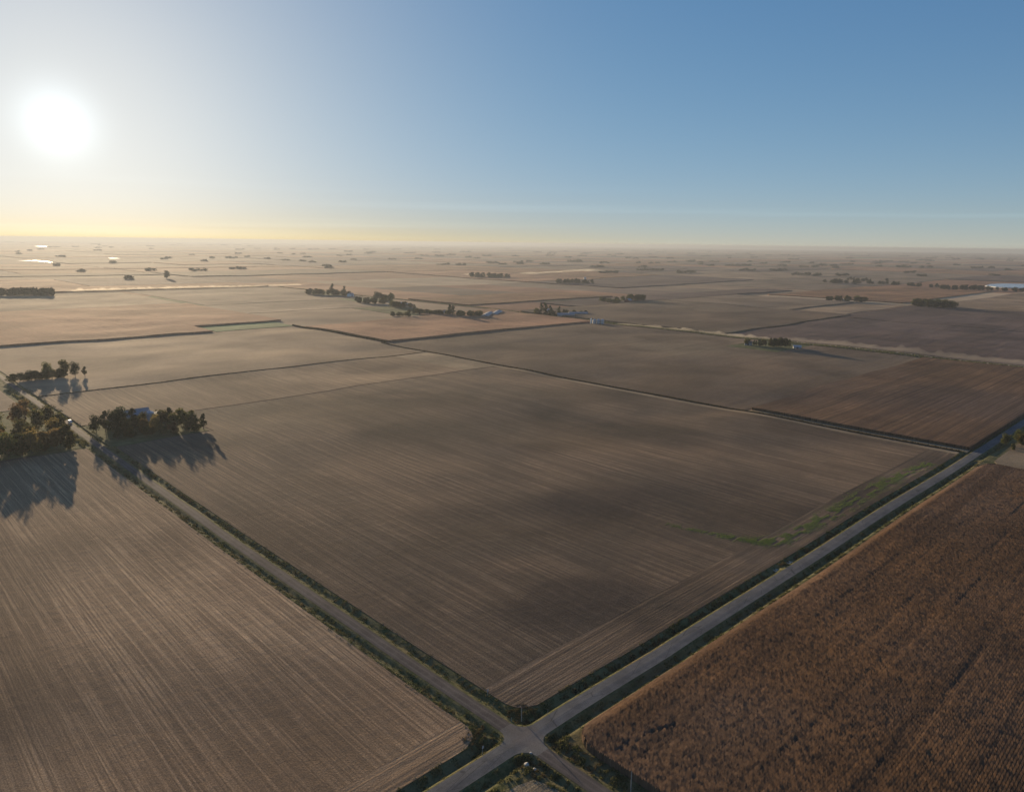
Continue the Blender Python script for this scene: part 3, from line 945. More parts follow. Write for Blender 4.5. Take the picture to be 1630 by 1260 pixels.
# left woods by the gravel road
near = dict(whole=False)
g = 'trees in the dense woods left of the gravel road'
row(-130, 372, -16, 374, 19, 14, 18, 'leafy tree in the straight front row along the south edge of the left woods', 'trees in the front row of the left woods', 1.2, keys=['broad', 'broad_b', 'bush'], mats=('leaf', 'leaf_autumn', 'leaf'), **near)
for (x, y, h, k, m) in [(-120, 388, 15, 'broad', 'leaf_autumn'), (-100, 392, 16, 'broad_b', 'leaf'), (-82, 386, 14, 'broad', 'leaf_autumn'), (-66, 392, 16, 'broad', 'leaf'), (-50, 388, 15, 'broad_b', 'leaf_autumn'), (-36, 390, 16, 'broad', 'leaf'),
                        (-112, 410, 16, 'broad_b', 'leaf'), (-92, 414, 17, 'broad', 'leaf_autumn'), (-72, 410, 15, 'broad', 'leaf_dark'), (-54, 412, 17, 'broad_b', 'leaf'), (-36, 410, 16, 'broad', 'leaf'), (-20, 404, 15, 'broad', 'leaf_autumn'),
                        (-104, 436, 16, 'broad', 'leaf'), (-84, 438, 15, 'broad', 'leaf'), (-44, 436, 17, 'broad_b', 'leaf'), (-24, 430, 18, 'broad', 'leaf'), (-13, 420, 15, 'broad_b', 'leaf'),
                        (-120, 462, 15, 'broad', 'leaf_autumn'), (-96, 466, 14, 'broad_b', 'leaf'), (-30, 458, 17, 'broad', 'leaf_autumn'), (-14, 446, 16, 'broad', 'leaf'), (-60, 476, 13, 'bush', 'leaf'), (-22, 478, 16, 'broad_b', 'leaf_autumn'), (-80, 484, 12, 'bush', 'leaf')]:
    plant(x, y, h, k, m, 'leafy tree inside the dense woods left of the gravel road, behind the front row', g, **near)
# farmstead right of the gravel road
g = 'trees round the farmyard right of the gravel road'
for (x, y, h, k, m, lab) in [
        (4, 404, 13, 'broad', 'leaf_dark', 'rounded dark tree leaning over the gravel road at the left end of the farmyard'),
        (9, 402, 17, 'tall', 'leaf_dark', 'tall narrow dark tree near the road, just right of the rounded one over the road'),
        (13, 396, 17, 'broad', 'leaf_dark', 'dark leafy tree behind the farmyard drive, second from the road'),
        (19, 400, 18, 'broad_b', 'leaf_dark', 'broad dark tree in the left clump of the farmyard, before the pale field'),
        (24, 394, 19, 'tall_b', 'leaf_dark', 'upright dark tree at the right side of the left farmyard clump'),
        (16, 384, 14, 'bush', 'leaf', 'low bushy olive tree in front of the left farmyard clump'),
        (27, 383, 12, 'bush', 'leaf_autumn', 'low yellowish bushy tree in front of the big grey shed'),
        (33, 380, 13, 'broad', 'leaf_autumn', 'rounded yellow-brown tree in front of the big grey shed, right of the bushy one'),
        (30, 402, 9, 'bush', 'leaf', 'small green bush at the left gable of the big grey shed'),
        (40, 392, 14, 'broad_b', 'leaf', 'green leafy tree right of the yellow-brown tree, below the shed roofs'),
        (46, 390, 16, 'tall', 'leaf_dark', 'upright dark tree near the round steel bin'),
        (44, 376, 14, 'broad', 'leaf', 'green tree at the front edge of the farmyard facing the big field'),
        (51, 384, 15, 'broad_b', 'leaf', 'leafy tree behind the front edge of the farmyard, right of the steel bin'),
        (54, 372, 13, 'broad', 'leaf_dark', 'dark rounded tree in the front right part of the farmyard'),
        (58, 382, 14, 'tall_b', 'leaf', 'slim green tree in the right part of the farmyard'),
        (60, 368, 13, 'tall', 'leaf_dark', 'slim dark tree standing apart at the right end of the farmyard')]:
    plant(x, y, h, k, m, lab, g, **near)
# grove at the left edge, farther up the gravel road
row(8, 377, 58, 366, 8, 6, 10, 'low bushy tree along the front edge of the farmyard right of the gravel road', 'low bushy trees at the front of the farmyard', 2.5, keys=['bush', 'broad', 'broad_b'], mats=('leaf', 'leaf_dark', 'leaf_autumn'), spread=1.3, **near)
row(12, 404, 58, 388, 6, 9, 13, 'leafy tree in the middle of the farmyard between the sheds and the front trees', 'inner trees of the farmyard', 3.0, keys=['broad', 'broad_b'], mats=('leaf', 'leaf_dark'), **near)
g = 'trees of the grove beside the upper gravel road'
row(-44, 650, -12, 652, 5, 12, 14, 'leafy tree left of the upper gravel road at the left edge of the view', 'trees left of the upper gravel road', spread=1.3, **near)
row(-2, 641, 40, 637, 12, 7, 10, 'low leafy tree in the row right of the upper gravel road', 'low trees in the upper grove', 1.5, keys=['bush', 'broad'], spread=1.7, **near)
plant(27, 650, 15, 'broad', 'leaf', 'rounded tree rising over the middle of the upper roadside grove', g, **near)
plant(38, 638, 18, 'broad_b', 'leaf', 'tallest broad tree near the right end of the upper roadside grove', g, **near)
plant(46, 634, 15, 'broad', 'leaf_dark', 'dark broad tree just left of the slim end tree of the upper grove', g, **near)
plant(53, 630, 11, 'tall', 'leaf_dark', 'slim dark tree at the very right end of the upper roadside grove', g, **near)
# grove by the paved road at the right edge
g = 'trees of the yard by the paved road'
for (x, y, h, k, lab) in [(432, -13, 9, 'broad', 'green tree nearest the paved road at the right edge'), (436, -21, 10, 'broad_b', 'broad dark green tree behind the one nearest the paved road at the right edge'),
                          (446, -17, 10, 'broad', 'dark leafy tree second from the paved road corner at the right edge'), (447, -30, 9, 'bush', 'low bushy tree facing the pale yard at the right edge'),
                          (458, -24, 11, 'broad_b', 'large dark tree at the frame edge by the paved road'), (460, -38, 10, 'broad', 'dark tree partly cut by the right frame edge'),
                          (470, -18, 10, 'broad', 'farther dark tree along the paved road at the right edge'), (424, -19, 5, 'bush', 'small yellow-green shrub at the yard corner by the paved road')]:
    plant(x, y, h, k, TR.choice(['leaf_dark', 'leaf']), lab, g, **near)

# house grove beside the dusty road
row(740, 340, 758, 306, 10, 6, 10, 'dark tree in the small house grove beside the dusty road', 'trees of the small house grove by the dusty road', 2)
row(752, 316, 764, 290, 6, 9, 14, 'dark tree in the small house grove beside the dusty road', 'trees of the small house grove by the dusty road', 2)
# groves in the middle distance (label, members)
SP = survey
FAR = []


def farrow(px0, py0, px1, py1, n, h0, h1, jit):
    a, b = SP(px0, py0), SP(px1, py1)
    for i in range(n):
        t = (i + .5) / n
        FAR.append((a[0] + (b[0] - a[0]) * t + TR.uniform(-jit, jit), a[1] + (b[1] - a[1]) * t + TR.uniform(-jit, jit), TR.uniform(h0, h1)))


def prow(px0, py0, px1, py1, n, h0, h1, label, group, jit=6, keys=None, mats=('leaf', 'leaf_dark'), spread=1.6):
    h0, h1 = h0 * .88, h1 * .92
    a, b = SP(px0, py0), SP(px1, py1)
    row(a[0], a[1], b[0], b[1], n, h0, h1, label, group, jit, keys, mats, spread=spread)

prow(853, 499, 888, 503, 8, 9, 14, 'dark tree in the grove left of the white grain bins', 'trees left of the white grain bins')
prow(888, 498, 935, 500, 10, 6, 9, 'low dark tree in the row behind the low metal sheds', 'low trees behind the metal sheds', 4)
for px, py, h in ((862, 498, 19), (868, 499, 22), (876, 499, 17), (890, 499, 15)):
    x, y = SP(px, py); plant(x, y, h, 'tall', 'leaf_dark', 'tall thin tree rising over the grove left of the white grain bins', 'tall thin trees left of the bins')
prow(957, 480, 985, 484, 9, 11, 13, 'dark tree in the dense straight row left of the farm clump behind the bins', 'trees of the dense row behind the bins', 3, ['broad', 'bush'])
prow(985, 481, 1022, 479, 11, 12, 19, 'dark tree in the loose clump behind and right of the bins', 'trees of the loose clump behind the bins', 14)
prow(1321, 479, 1380, 481, 13, 13, 18, 'dark tree in the long grove left of the squared tree block', 'trees of the long grove in the right distance', 9)
prow(1455, 488, 1516, 491, 17, 15, 18, 'dark tree in the squared block of trees at the right', 'trees of the squared block at the right', 6, ['broad', 'broad_b', 'bush'])
prow(1456, 485, 1516, 488, 13, 15, 18, 'dark tree in the squared block of trees at the right', 'trees of the squared block at the right', 6, ['broad', 'broad_b', 'bush'])
prow(490, 467, 556, 470, 17, 13, 17, 'dark tree in the long row before the small white farmhouse', 'trees of the long row by the white farmhouse', 8, ['broad', 'bush', 'broad_b'])
plant(*SP(529, 468), 28, 'tall', 'leaf_dark', 'tallest tree standing over the long row by the white farmhouse', 'tall trees')
plant(*SP(548, 467), 21, 'tall_b', 'leaf_dark', 'second tall tree over the right end of the long row by the farmhouse', 'tall trees')
prow(568, 481, 612, 484, 13, 11, 15, 'dark tree in the hedge-like left part of the sprawling farm grove', 'hedge-like trees of the sprawling farm grove', 6, ['broad', 'bush'])
prow(596, 477, 635, 478, 8, 14, 20, 'dark tree at the back of the sprawling farm grove', 'back trees of the sprawling farm grove', 14)
prow(620, 488, 656, 492, 13, 9, 15, 'loosely spaced tree in the right part of the sprawling farm grove', 'loose trees of the sprawling farm grove', 20, ['tall', 'broad', 'tall_b'])
prow(622, 504, 650, 505, 7, 6, 9, 'small dark tree along the edge of the russet corn', 'small trees along the russet corn', 4)
prow(655, 499, 712, 503, 16, 8, 11, 'dark tree in the low row left of the two tall trees', 'low trees left of the two tall trees', 6, ['broad', 'bush'])
plant(*SP(716, 503), 21, 'tall', 'leaf_dark', 'left one of the two tall dark trees by the long poultry sheds', 'two tall trees')
plant(*SP(721, 503), 20, 'tall_b', 'leaf_dark', 'right one of the two tall dark trees by the long poultry sheds', 'two tall trees')
prow(726, 504, 765, 505, 11, 9, 13, 'rounded dark tree left of the long poultry sheds', 'rounded trees by the poultry sheds', 5, ['broad', 'broad_b'])
farrow(893, 450, 940, 451, 20, 12, 18, 14)
farrow(758, 440, 805, 441, 20, 14, 22, 30)
farrow(-20, 470, 90, 470, 44, 16, 19, 8)
plant(*SP(265, 444), 28, 'broad_b', 'leaf_dark', 'single tall tree alone beyond the left dust trail', 'lone tree')
farrow(1320, 450, 1360, 451, 15, 12, 18, 25)
farrow(1345, 446, 1400, 448, 13, 9, 15, 40)
farrow(1385, 450, 1500, 457, 30, 9, 15, 25)
farrow(1503, 459, 1560, 461, 23, 13, 17, 20)
farrow(1570, 461, 1640, 464, 22, 9, 14, 15)


# far-off woods and groves: past counting, one object
def far_woods():
    spots = [(30, 404, 6), (180, 418, 8), (205, 445, 8), (240, 430, 18), (316, 431, 28), (378, 428, 26), (372, 412, 12), (425, 413, 9), (325, 417, 8), (305, 406, 8), (520, 424, 14), (524, 427, 12), (497, 418, 10), (482, 404, 8),
             (562, 414, 10), (625, 413, 12), (705, 422, 20), (733, 423, 16), (785, 419, 20), (800, 422, 12), (843, 417, 10), (867, 422, 16), (915, 417, 24), (950, 427, 20), (968, 436, 30), (1035, 432, 44), (1022, 427, 14), (1092, 436, 30),
             (1000, 411, 10), (1012, 412, 10), (1070, 418, 16), (1068, 406, 10), (1137, 417, 16), (1175, 424, 40), (1130, 424, 14), (1160, 408, 10), (1215, 420, 12), (1238, 432, 26), (1275, 439, 30), (1190, 432, 26), (1300, 440, 14), (1268, 413, 8), (1308, 424, 18), (1352, 411, 14),
             (1280, 426, 14), (1395, 420, 18), (1410, 416, 22), (1440, 427, 22), (1448, 435, 18), (1466, 441, 14), (1555, 427, 20), (1583, 440, 12), (1560, 413, 14), (1612, 412, 14), (1470, 414, 24), (1605, 430, 10), (1340, 440, 20),
             (650, 404, 12), (740, 401, 16), (590, 402, 14), (880, 402, 14), (930, 404, 12), (1100, 404, 14), (1250, 406, 16), (1390, 405, 18), (1530, 407, 16), (440, 398, 10), (700, 408, 12), (820, 408, 12), (985, 404, 12), (1440, 408, 18), (130, 432, 10), (90, 422, 9), (1200, 410, 12), (905, 410, 10), (760, 411, 10), (540, 408, 8)]
    parts = []
    r = random.Random(3)
    extra = []
    for _ in range(170):
        extra.append((r.uniform(-60, 1690), None, r.uniform(5, 16)))
    V0, Q0, _, _ = PROTO['broad']; V1, Q1, _, _ = PROTO['bush']
    pick = np.random.default_rng(8)
    def blob(x, y, h, w):
        V, Q = (V0, Q0) if r.random() < .5 else (V1, Q1)
        k = pick.choice(len(Q), 70, replace=False)
        v = V.reshape(-1, 4, 3)[k].copy()
        cen = v.mean(1, keepdims=True)
        v = cen + (v - cen) * 4.2
        a = r.uniform(0, 6.28); c, s = math.cos(a), math.sin(a)
        v = np.stack([(v[..., 0] * c - v[..., 1] * s) * w + x, (v[..., 0] * s + v[..., 1] * c) * w + y, np.maximum(v[..., 2], 0) * h + ground_z(x, y)], -1).reshape(-1, 3)
        parts.append((v, np.arange(len(v)).reshape(-1, 4)))
    for px, py, wpx in spots + extra:
        if py is None:
            hor = 630 - 243.5 + (px - 815) * .0128
            py = hor + 9 + 26 * r.random() ** 1.5
        dist_px = py - (630 - 243.5 + (px - 815) * .0128)
        D = CAM_H * F_PX / dist_px
        wm = wpx / F_PX * D
        n = max(3, int(wm / 13))
        n = min(n, 34)
        for i in range(n):
            q = px + (((i + .5) / n) - .5) * wpx
            x, y = SP(q, py + r.uniform(-.12, .12) * dist_px * .06)
            blob(x, y, r.uniform(8, 15), r.uniform(24, 40))
    for x, y, h in FAR:
        V, Q = (V0, Q0) if r.random() < .5 else (V1, Q1)
        k = pick.choice(len(Q), 300, replace=False)
        v = V.reshape(-1, 4, 3)[k].copy(); cen = v.mean(1, keepdims=True); v = cen + (v - cen) * 2.3
        w = h * r.uniform(1.0, 1.7)
        v = np.stack([v[..., 0] * w + x, v[..., 1] * w + y, np.maximum(v[..., 2], 0) * h * .95 + ground_z(x, y)], -1).reshape(-1, 3)
        parts.append((v, np.arange(len(v)).reshape(-1, 4)))
    V, Q = join(parts)
    o = link('distant_woods', quads_mesh('distant_woods', V, Q), M['leaf_dark'])
    tag(o, 'scattered dim groves and shelterbelts far out on the hazy plain', 'woods', kind='stuff')


far_woods()


# ------------------------------------------------------------------ buildings
M['metal_blue'] = plain_mat('grey_metal_roof', (.24, .25, .27), .6, .08, .4, .1)
M['metal_wall'] = plain_mat('painted_metal_wall', (.30, .30, .30), .6, .08, .4, 0)
M['white_paint'] = plain_mat('white_paint', (.80, .79, .76), .5, .05)
M['galv'] = plain_mat('galvanised_steel', (.45, .46, .48), .5, .15, .5, .3)
M['shingle'] = plain_mat('dark_shingles', (.12, .11, .11), .9, .2, 1.0)
M['door'] = plain_mat('dark_door', (.08, .08, .09), .6, .1)
M['glass'] = plain_mat('window_glass', (.03, .035, .04), .1, .05, spec=.8)
M['red_barn'] = plain_mat('faded_red_wall', (.22, .07, .05), .8, .2)


def box(x0, x1, y0, y1, z0, z1):
    V = np.array([(x, y, z) for z in (z0, z1) for y in (y0, y1) for x in (x0, x1)], float)
    Q = np.array([(0, 2, 3, 1), (4, 5, 7, 6), (0, 1, 5, 4), (1, 3, 7, 5), (3, 2, 6, 7), (2, 0, 4, 6)])
    return V, Q


def empty(name, x, y, rz, label, cat, group=None, z=None):
    o = bpy.data.objects.new(name, None); COL.objects.link(o)
    o.location = (x, y, (ground_z(x, y) if z is None else z)); o.rotation_euler = (0, 0, rz)
    return tag(o, label, cat, group)


def part(name, parts, mat, parent, smooth=False):
    V, Q = join(parts if isinstance(parts, list) else [parts])
    return link(name, quads_mesh(name, V, Q, smooth), M[mat], parent)


def gable(name, x, y, rz, L, W, H, rise, wall, roof, label, cat='barn', group=None, doors=True, wins=0, chimney=False):
    """ridge along local x"""
    o = empty(name, x, y, rz, label, cat, group)
    l, w = L / 2, W / 2
    Vw = [(-l, -w, -.5), (l, -w, -.5), (l, w, -.5), (-l, w, -.5), (-l, -w, H), (l, -w, H), (l, w, H), (-l, w, H), (-l, 0, H + rise), (l, 0, H + rise)]
    me = bpy.data.meshes.new('wall')
    me.from_pydata(Vw, [], [(0, 1, 5, 4), (2, 3, 7, 6), (1, 2, 6, 9, 5), (3, 0, 4, 8, 7)]); link('wall', me, M[wall], o)
    e, t = .45, .22
    sl = rise / w
    R_ = []
    for s in (-1, 1):
        a = [(-l - e, 0, H + rise + .06), (l + e, 0, H + rise + .06), (l + e, s * (w + e), H - sl * e + .06), (-l - e, s * (w + e), H - sl * e + .06)]
        b = [(p[0], p[1], p[2] + t) for p in a]
        R_.append((np.array(a + b, float), np.array([(0, 1, 2, 3), (4, 7, 6, 5), (2, 6, 7, 3), (0, 4, 5, 1), (1, 5, 6, 2), (3, 7, 4, 0)])))
    rf = part('roof', R_, roof, o)
    if chimney: part('chimney', box(-.4, .4, .5, 1.3, H + rise * .4, H + rise + .9), 'shingle', rf)
    if doors: part('door', box(-min(2.2, L * .12), min(2.2, L * .12), -w - .06, -w + .02, 0, min(H * .85, 3.8)), 'door', o)
    for i in range(wins):
        cx = (-l + L * (i + .7) / (wins + .4))
        if abs(cx) < 1.3: continue
        f = part('window', box(cx - .6, cx + .6, -w - .05, -w + .02, 1.0, 2.3), 'white_paint', o)
        part('pane', box(cx - .48, cx + .48, -w - .09, -w - .06, 1.1, 2.2), 'glass', f)
    return o


gable('machine_shed', 33, 423, 0, 19, 13, 5.2, 3.2, 'metal_wall', 'metal_blue', 'big grey metal machine shed with gable roof behind the farmyard trees', doors=True)
gable('machine_shed', 47, 412, R(90), 13, 8, 4.2, 1.6, 'metal_wall', 'metal_blue', 'smaller blue-grey metal shed right of the big gabled one', doors=True)
gable('farmhouse', 17, 412, R(90), 9, 8, 4.2, 2.6, 'white_paint', 'shingle', 'small white house hidden behind the left farmyard trees', 'house', wins=3, chimney=True)
gable('garden_shed', -60, 462, 0, 8, 6, 3.0, 1.2, 'white_paint', 'white_paint', 'small white shed gleaming among the left woods', 'shed')
gable('farmhouse', -66, 434, 0, 11, 8, 4.0, 2.4, 'white_paint', 'shingle', 'pale house with dark roof hidden deep in the left woods', 'house', wins=4, chimney=True)
gable('metal_shed', *SP(900, 503), R(-35), 30, 15, 3.6, 2.4, 'metal_wall', 'metal_blue', 'low lavender-grey metal shed behind the grain bins, the front one')
gable('metal_shed', *SP(920, 500.5), R(-35), 34, 13, 3.2, 2.0, 'metal_wall', 'metal_blue', 'long low metal shed behind the grain bins, the rear one')
gable('poultry_shed', *SP(776, 503), R(38), 62, 13, 2.8, 2.2, 'metal_wall', 'metal_blue', 'long low pale-roofed poultry shed, the nearer of the two')
gable('poultry_shed', *SP(790, 500), R(38), 66, 13, 2.8, 2.2, 'metal_wall', 'metal_blue', 'long low pale-roofed poultry shed, the farther of the two')
gable('farmhouse', *SP(558, 470.5), R(20), 14, 9, 5, 3, 'white_paint', 'metal_blue', 'small white farmhouse at the right end of the long tree row', 'house', wins=4)
gable('farmhouse', *SP(707, 500), R(30), 11, 8, 5, 2.6, 'white_paint', 'shingle', 'small white house between the low tree row and the two tall trees', 'house', wins=3)
gable('farmhouse', 743, 338, R(-60), 9, 6, 3.6, 2.0, 'metal_wall', 'shingle', 'pale grey house at the left end of the small grove by the dusty road', 'house', wins=3)
gable('metal_shed', 767, 284, R(-55), 9, 6, 2.8, 1.2, 'metal_wall', 'galv', 'little white-roofed shed at the right end of the small grove by the dusty road')
gable('barn', *SP(1000, 482), R(20), 20, 12, 5, 3.4, 'red_barn', 'metal_blue', 'dark barn among the loose clump of trees behind the bins')
gable('barn', *SP(1345, 479), R(20), 20, 12, 4, 3, 'metal_wall', 'metal_blue', 'grey barn inside the long grove in the right distance')
gable('barn', *SP(640, 487), R(20), 22, 12, 5, 3, 'metal_wall', 'metal_blue', 'grey barn between the loose trees of the sprawling farm grove')
gable('yard_shed', 474, -29, 0, 10, 7, 3.2, 1.5, 'metal_wall', 'white_paint', 'pale-roofed shed behind the trees at the right frame edge', 'shed')


def bin_(x, y, r, h, label, mat='galv', group='grain bins by the dusty road', cone=.45):
    o = empty('grain_bin', x, y, 0, label, 'grain bin', group)
    n = 28
    V, Q = cyl((0, 0, -.4), (0, 0, h), r, r, n)
    parts = [(V, Q)]
    for k in range(1, int(h / 1.1)):
        parts.append(cyl((0, 0, k * 1.1 - .06), (0, 0, k * 1.1 + .06), r + .05, r + .05, n))
    part('wall', parts, mat, o, True)
    rf = part('roof', [cyl((0, 0, h - .05), (0, 0, h + r * cone), r + .2, .35, n)], mat, o, True)
    part('cap', [cyl((0, 0, h + r * cone - .05), (0, 0, h + r * cone + .45), .5, .5, 12), cyl((0, 0, h + r * cone + .45), (0, 0, h + r * cone + .6), .5, .02, 12)], mat, rf)
    part('door', box(-.4, .4, -r - .08, -r + .1, .4, 1.9), 'door', o)
    lad = [box(r - .02, r + .12, -.25, -.2, 0, h), box(r - .02, r + .12, .2, .25, 0, h)] + [box(r, r + .1, -.22, .22, z, z + .05) for z in np.arange(.4, h, .5)]
    part('ladder', lad, mat, o)
    return o


rt = np.array([math.sin(HEAD), -math.cos(HEAD)])      # ground direction that runs left to right in the photograph
b0 = np.array(SP(941, 514.5))
bin_(*(b0 + rt * -.3), 1.3, 8.0, 'slim bright white silo, leftmost beside the row of grey grain bins', 'white_paint')
bin_(*(b0 + rt * 5.2), 2.9, 6.4, 'grey steel grain bin next to the slim white silo')
bin_(*(b0 + rt * 11.6), 3.0, 6.6, 'grey steel grain bin in the middle of the row')
bin_(*(b0 + rt * 17.9 + np.array([-.8, -.8])), 3.0, 6.6, 'grey steel grain bin at the right end of the row')
bin_(41.5, 416, 2.6, 6.4, 'blue-grey steel bin standing between the two farmyard sheds', group='farmyard bin')
x, y = SP(931, 450); bin_(x, y, 4.0, 20.0, 'tall thin pale silo at the farm clump far behind the grain bins', group='far silos')
x, y = SP(873, 500); bin_(x, y, 3.4, 9.0, 'steel bin half hidden in the grove left of the white grain bins', group='grove bin')


# ------------------------------------------------------------------ posts, signs, stones, culverts, vehicle
M['wood_post'] = plain_mat('weathered_post', (.36, .32, .27), .9, .2, 3.0)
M['sign_back'] = plain_mat('sign_back', (.55, .55, .55), .5, .05, 1.0, .4)
M['stone'] = plain_mat('pale_stone', (.40, .38, .34), .9, .25, 2.0)


def zz(x, y):
    """height of the finished ground near the crossing"""
    X, Y = x - float(np.interp(y, GY, GX)), y - float(np.interp(x, PX, PY))
    return float(terrain(x, y)) + float(ditch(np.array([X]), np.array([Y]))[0])


def post(px, py, h, r, label, top=None, cat='post', name='utility_marker_post'):
    x, y = SP(px, py)
    o = empty(name, x, y, R(15), label, cat, z=zz(x, y))
    part('post', [cyl((0, 0, -.5), (0, 0, h), r, r * .8, 8)], 'wood_post', o)
    if top == 'sign': part('panel', [box(-.38, .38, -.035 - r, -r, h - .85, h - .08)], 'sign_back', o)
    if top == 'stop':
        V, Q = cyl((0, -.05 - r, h - .45), (0, -.08 - r, h - .45), .42, .42, 8)
        me = bpy.data.meshes.new('panel')
        me.from_pydata([tuple(v) for v in V], [], [tuple(q) for q in Q.tolist()] + [tuple(range(7, -1, -1)), tuple(range(8, 16))])
        link('panel', me, M['sign_back'], o)
    if top == 'arm': part('crossarm', [box(-.7, .7, -.06, .06, h - .55, h - .42)], 'wood_post', o)
    return o


post(830, 1144, 4.3, .13, 'pale wooden post standing alone in the weeds of the far corner of the crossing')
post(768, 1198, 2.6, .06, 'thin post with small sign panel by the left corner of the crossing', 'stop', 'road sign', 'road_sign')
post(872, 1136, 1.7, .07, 'short pale marker post on the strip of grass right of the crossing', None, 'post', 'marker_post')
post(1004, 1257, 5.6, .14, 'tall pale pole at the corn edge beside the lower gravel road')
post(814, 1144, 1.1, .10, 'stubby white marker at the weedy corner beside the gravel road', None, 'post', 'marker_post')
post(776, 1104, 2.0, .06, 'slim post with a small panel in the weeds along the gravel road', 'sign', 'road sign', 'road_sign')


def stone(px, py, s, label):
    x, y = SP(px, py); r = np.random.default_rng(int(px))
    import bmesh
    bm = bmesh.new(); bmesh.ops.create_icosphere(bm, subdivisions=2, radius=s)
    for v in bm.verts: v.co *= 1 + .35 * (r.random() - .5); v.co.z *= .6
    me = bpy.data.meshes.new('boulder'); bm.to_mesh(me); bm.free()
    o = link('boulder', me, M['stone']); o.location = (x, y, zz(x, y) + s * .25)
    tag(o, label, 'stone')


stone(838, 1214, .65, 'larger pale stone in the near corner ditch')
stone(851, 1221, .5, 'smaller pale stone right of the larger one in the near ditch')
stone(845, 1197, .35, 'small pale stone at the road edge above the near ditch')


def culvert(x, y, label, rz=0.0):
    o = empty('culvert_pipe', x, y, rz, label, 'culvert', z=zz(x, y))
    V, Q = cyl((-1.2, 0, .25), (1.2, 0, .25), .42, .42, 14)
    V2, Q2 = cyl((1.2, 0, .25), (-1.2, 0, .25), .36, .36, 14)
    part('pipe', [(V, Q), (V2, Q2)], 'stone', o)
    part('headwall', [box(-1.0, -.8, -.9, .9, .55, .85)], 'stone', o); part('headwall', [box(.8, 1.0, -.9, .9, .55, .85)], 'stone', o)


culvert(143.9, 1.4, 'grey culvert end left of the field access over the ditch')
culvert(155.0, 1.2, 'grey culvert end right of the field access over the ditch')


def car(x, y, rz, label):
    o = empty('parked_car', x, y, rz, label, 'car', z=zz(x, y) + .08)
    import bmesh
    prof = [(-2.3, .45), (-2.35, .85), (-2.2, 1.0), (-1.9, 1.05), (-1.55, 1.72), (.45, 1.76), (1.05, 1.12), (2.1, .98), (2.35, .78), (2.35, .42)]
    me = bpy.data.meshes.new('body'); V = []
    for s in (-1, 1):
        for px, pz in prof: V.append((px, s * (.92 if pz < 1.2 else .74), pz))
    n = len(prof)
    F = [tuple(range(n)), tuple(range(2 * n - 1, n - 1, -1))] + [(i, (i + 1) % n, (i + 1) % n + n, i + n) for i in range(n)]
    me.from_pydata(V, [], F); me.update(); b = link('body', me, M['white_paint'], o)
    for s in (-1, 1):
        part('window', [(np.array([(-1.5, s * .93, 1.15), (.9, s * .93, 1.15), (.4, s * .79, 1.66), (-1.35, s * .79, 1.66)], float), np.array([(0, 1, 2, 3)]))], 'glass', o)
    part('windscreen', [(np.array([(.5, -.7, 1.73), (.5, .7, 1.73), (1.08, .84, 1.15), (1.08, -.84, 1.15)], float), np.array([(0, 1, 2, 3)]))], 'glass', o)
    for wx_ in (-1.45, 1.45):
        for s in (-1, 1):
            wv, wq = cyl((wx_, s * .72, .36), (wx_, s * .95, .36), .36, .36, 16)
            w_ = part('wheel', [(wv, wq)], 'door', o)
            part('rim', [cyl((wx_, s * .93, .36), (wx_, s * .97, .36), .22, .05, 12)], 'galv', w_)
    for s in (-1, 1): part('headlight', box(2.3, 2.38, s * .65 - .18, s * .65 + .18, .66, .84), 'glass', o)


cx_, cy_ = SP(110.5, 672)
car(cx_, cy_ - 2, R(-90), 'white car shining on the gravel road between the woods and the farmyard')


# ------------------------------------------------------------------ water far off
def water_mat():
    m = bpy.data.materials.new('still_water'); t = NT(m)
    n = t.noise(t.vmul(t.pos(), (.05, .05, 0)), 1.0, 3, .6)
    t.out(t.bsdf((.30, .33, .36), .22, t.bump(n, .15, .3), .9))
    return m


M['water'] = water_mat()


def pond(pts, lift=.9):
    P = [SP(a, b) for a, b in pts]
    z = max(ground_z(x, y) for x, y in P) + lift
    me = bpy.data.meshes.new('pond')
    me.from_pydata([(x, y, z) for x, y in P] + [(x, y, z - 8) for x, y in P], [], [tuple(range(len(P)))] + [(i, i + len(P), (i + 1) % len(P) + len(P), (i + 1) % len(P)) for i in range(len(P))])
    o = link('pond', me, M['water']); tag(o, kind='structure')


pond([(1568, 455), (1576, 452.5), (1600, 451.5), (1640, 452.5), (1660, 459), (1630, 458.8), (1600, 457.8), (1585, 456.8)])
pond([(27, 414), (35, 413.2), (70, 412.9), (88, 413.6), (95, 415.5), (80, 416.4), (60, 414.9)])
pond([(172, 411), (180, 410.4), (192, 410.8), (190, 411.8), (178, 411.6)])
pond([(54, 391.7), (62, 391.2), (76, 392.2), (70, 392.7)])


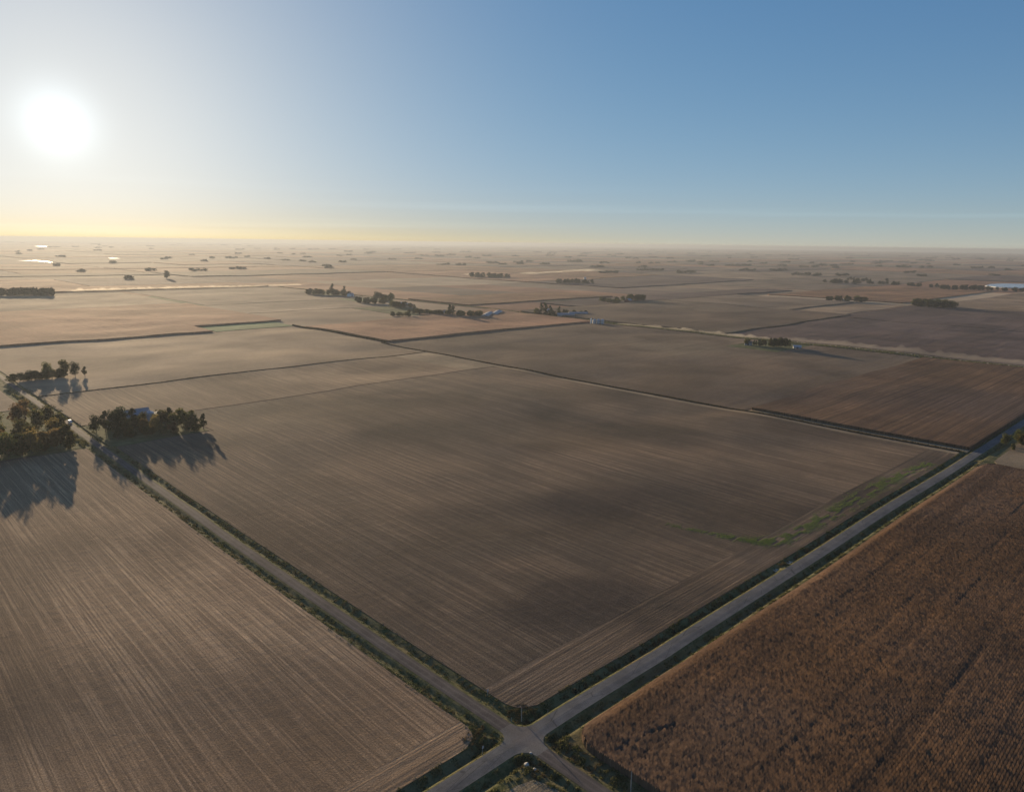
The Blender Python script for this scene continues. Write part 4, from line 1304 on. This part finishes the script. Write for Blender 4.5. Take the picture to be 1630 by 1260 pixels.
# ------------------------------------------------------------------ dust hanging behind farm traffic
def dust(name, x0, y0, x1, y1, h0, h1, w0, w1, dens, label, n=120, seed=1, base=.3):
    m = bpy.data.materials.new('road_dust'); t = NT(m)
    v = t.n('ShaderNodeVolumePrincipled')
    t.put(v.inputs['Color'], (.93, .86, .75)); t.put(v.inputs['Density'], dens); t.put(v.inputs['Anisotropy'], .45)
    t.out(None, v)
    T = np.linspace(0, 1, n); L = math.hypot(x1 - x0, y1 - y0)
    ux, uy = (x1 - x0) / L, (y1 - y0) / L
    H = (h0 + (h1 - h0) * T) * (.6 + .8 * vnoise(T * L / 6, T * 0 + seed, seed) * (.6 + .7 * vnoise(T * L / 60, T * 0 + seed, seed + 5)))
    env = np.minimum(1, np.minimum(T * L / 15, (1 - T) * L / 40)) ** .6; H = H * env + .3
    Wd = (w0 + (w1 - w0) * T) * (.7 + .6 * vnoise(T * L / 25, T * 0 + 3, seed + 1))
    K = 10; A = np.linspace(0, np.pi, K)
    V = []
    for i in range(n):
        cx_, cy_ = x0 + ux * L * T[i], y0 + uy * L * T[i]
        for a in A:
            o_ = math.cos(a) * Wd[i]; zz_ = math.sin(a) * H[i] * (.8 + .4 * vnoise(T[i] * L / 6, a * 1.3, seed + 2))
            V.append((cx_ - uy * o_, cy_ + ux * o_, ground_z(cx_, cy_) + base + float(zz_)))
    Q = []
    for i in range(n - 1):
        for k in range(K):
            k2 = (k + 1) % K
            Q.append((i * K + k, i * K + k2, (i + 1) * K + k2, (i + 1) * K + k))
    me = bpy.data.meshes.new(name)
    me.from_pydata(V, [], Q + [tuple(range(K - 1, -1, -1)), tuple((n - 1) * K + k for k in range(K))]); me.update()
    o = link(name, me, m)
    tag(o, label, 'dust', kind='stuff')


dust('dust_trail', 818, 612, 822, 330, 1.8, 4.5, 3, 6, .026, 'narrow pale dust trail along the gravel road right of the grain bins', 170, 1)
dust('dust_trail', 826, 340, 838, -10, 5, 8, 10, 20, .006, 'wide drifting brown dust along the far side of the gravel road at the right', 150, 2)
dust('dust_trail', 905, 1822, 300, 1826, 4, 6.5, 8, 14, .013, 'bright straight dust trail across the hazy left distance', 260, 3)
a, b = SP(950, 432), SP(830, 437)
dust('dust_trail', a[0], a[1], b[0], b[1], 8, 8, 40, 40, .003, 'faint pale dust bank in the hazy middle distance', 60, 4)
a, b = SP(745, 437), SP(770, 440)
dust('dust_trail', a[0], a[1], b[0], b[1], 10, 8, 30, 30, .003, 'small pale dust patch left of the hazy middle clump', 30, 5)


make_camera()
make_world()
make_haze()
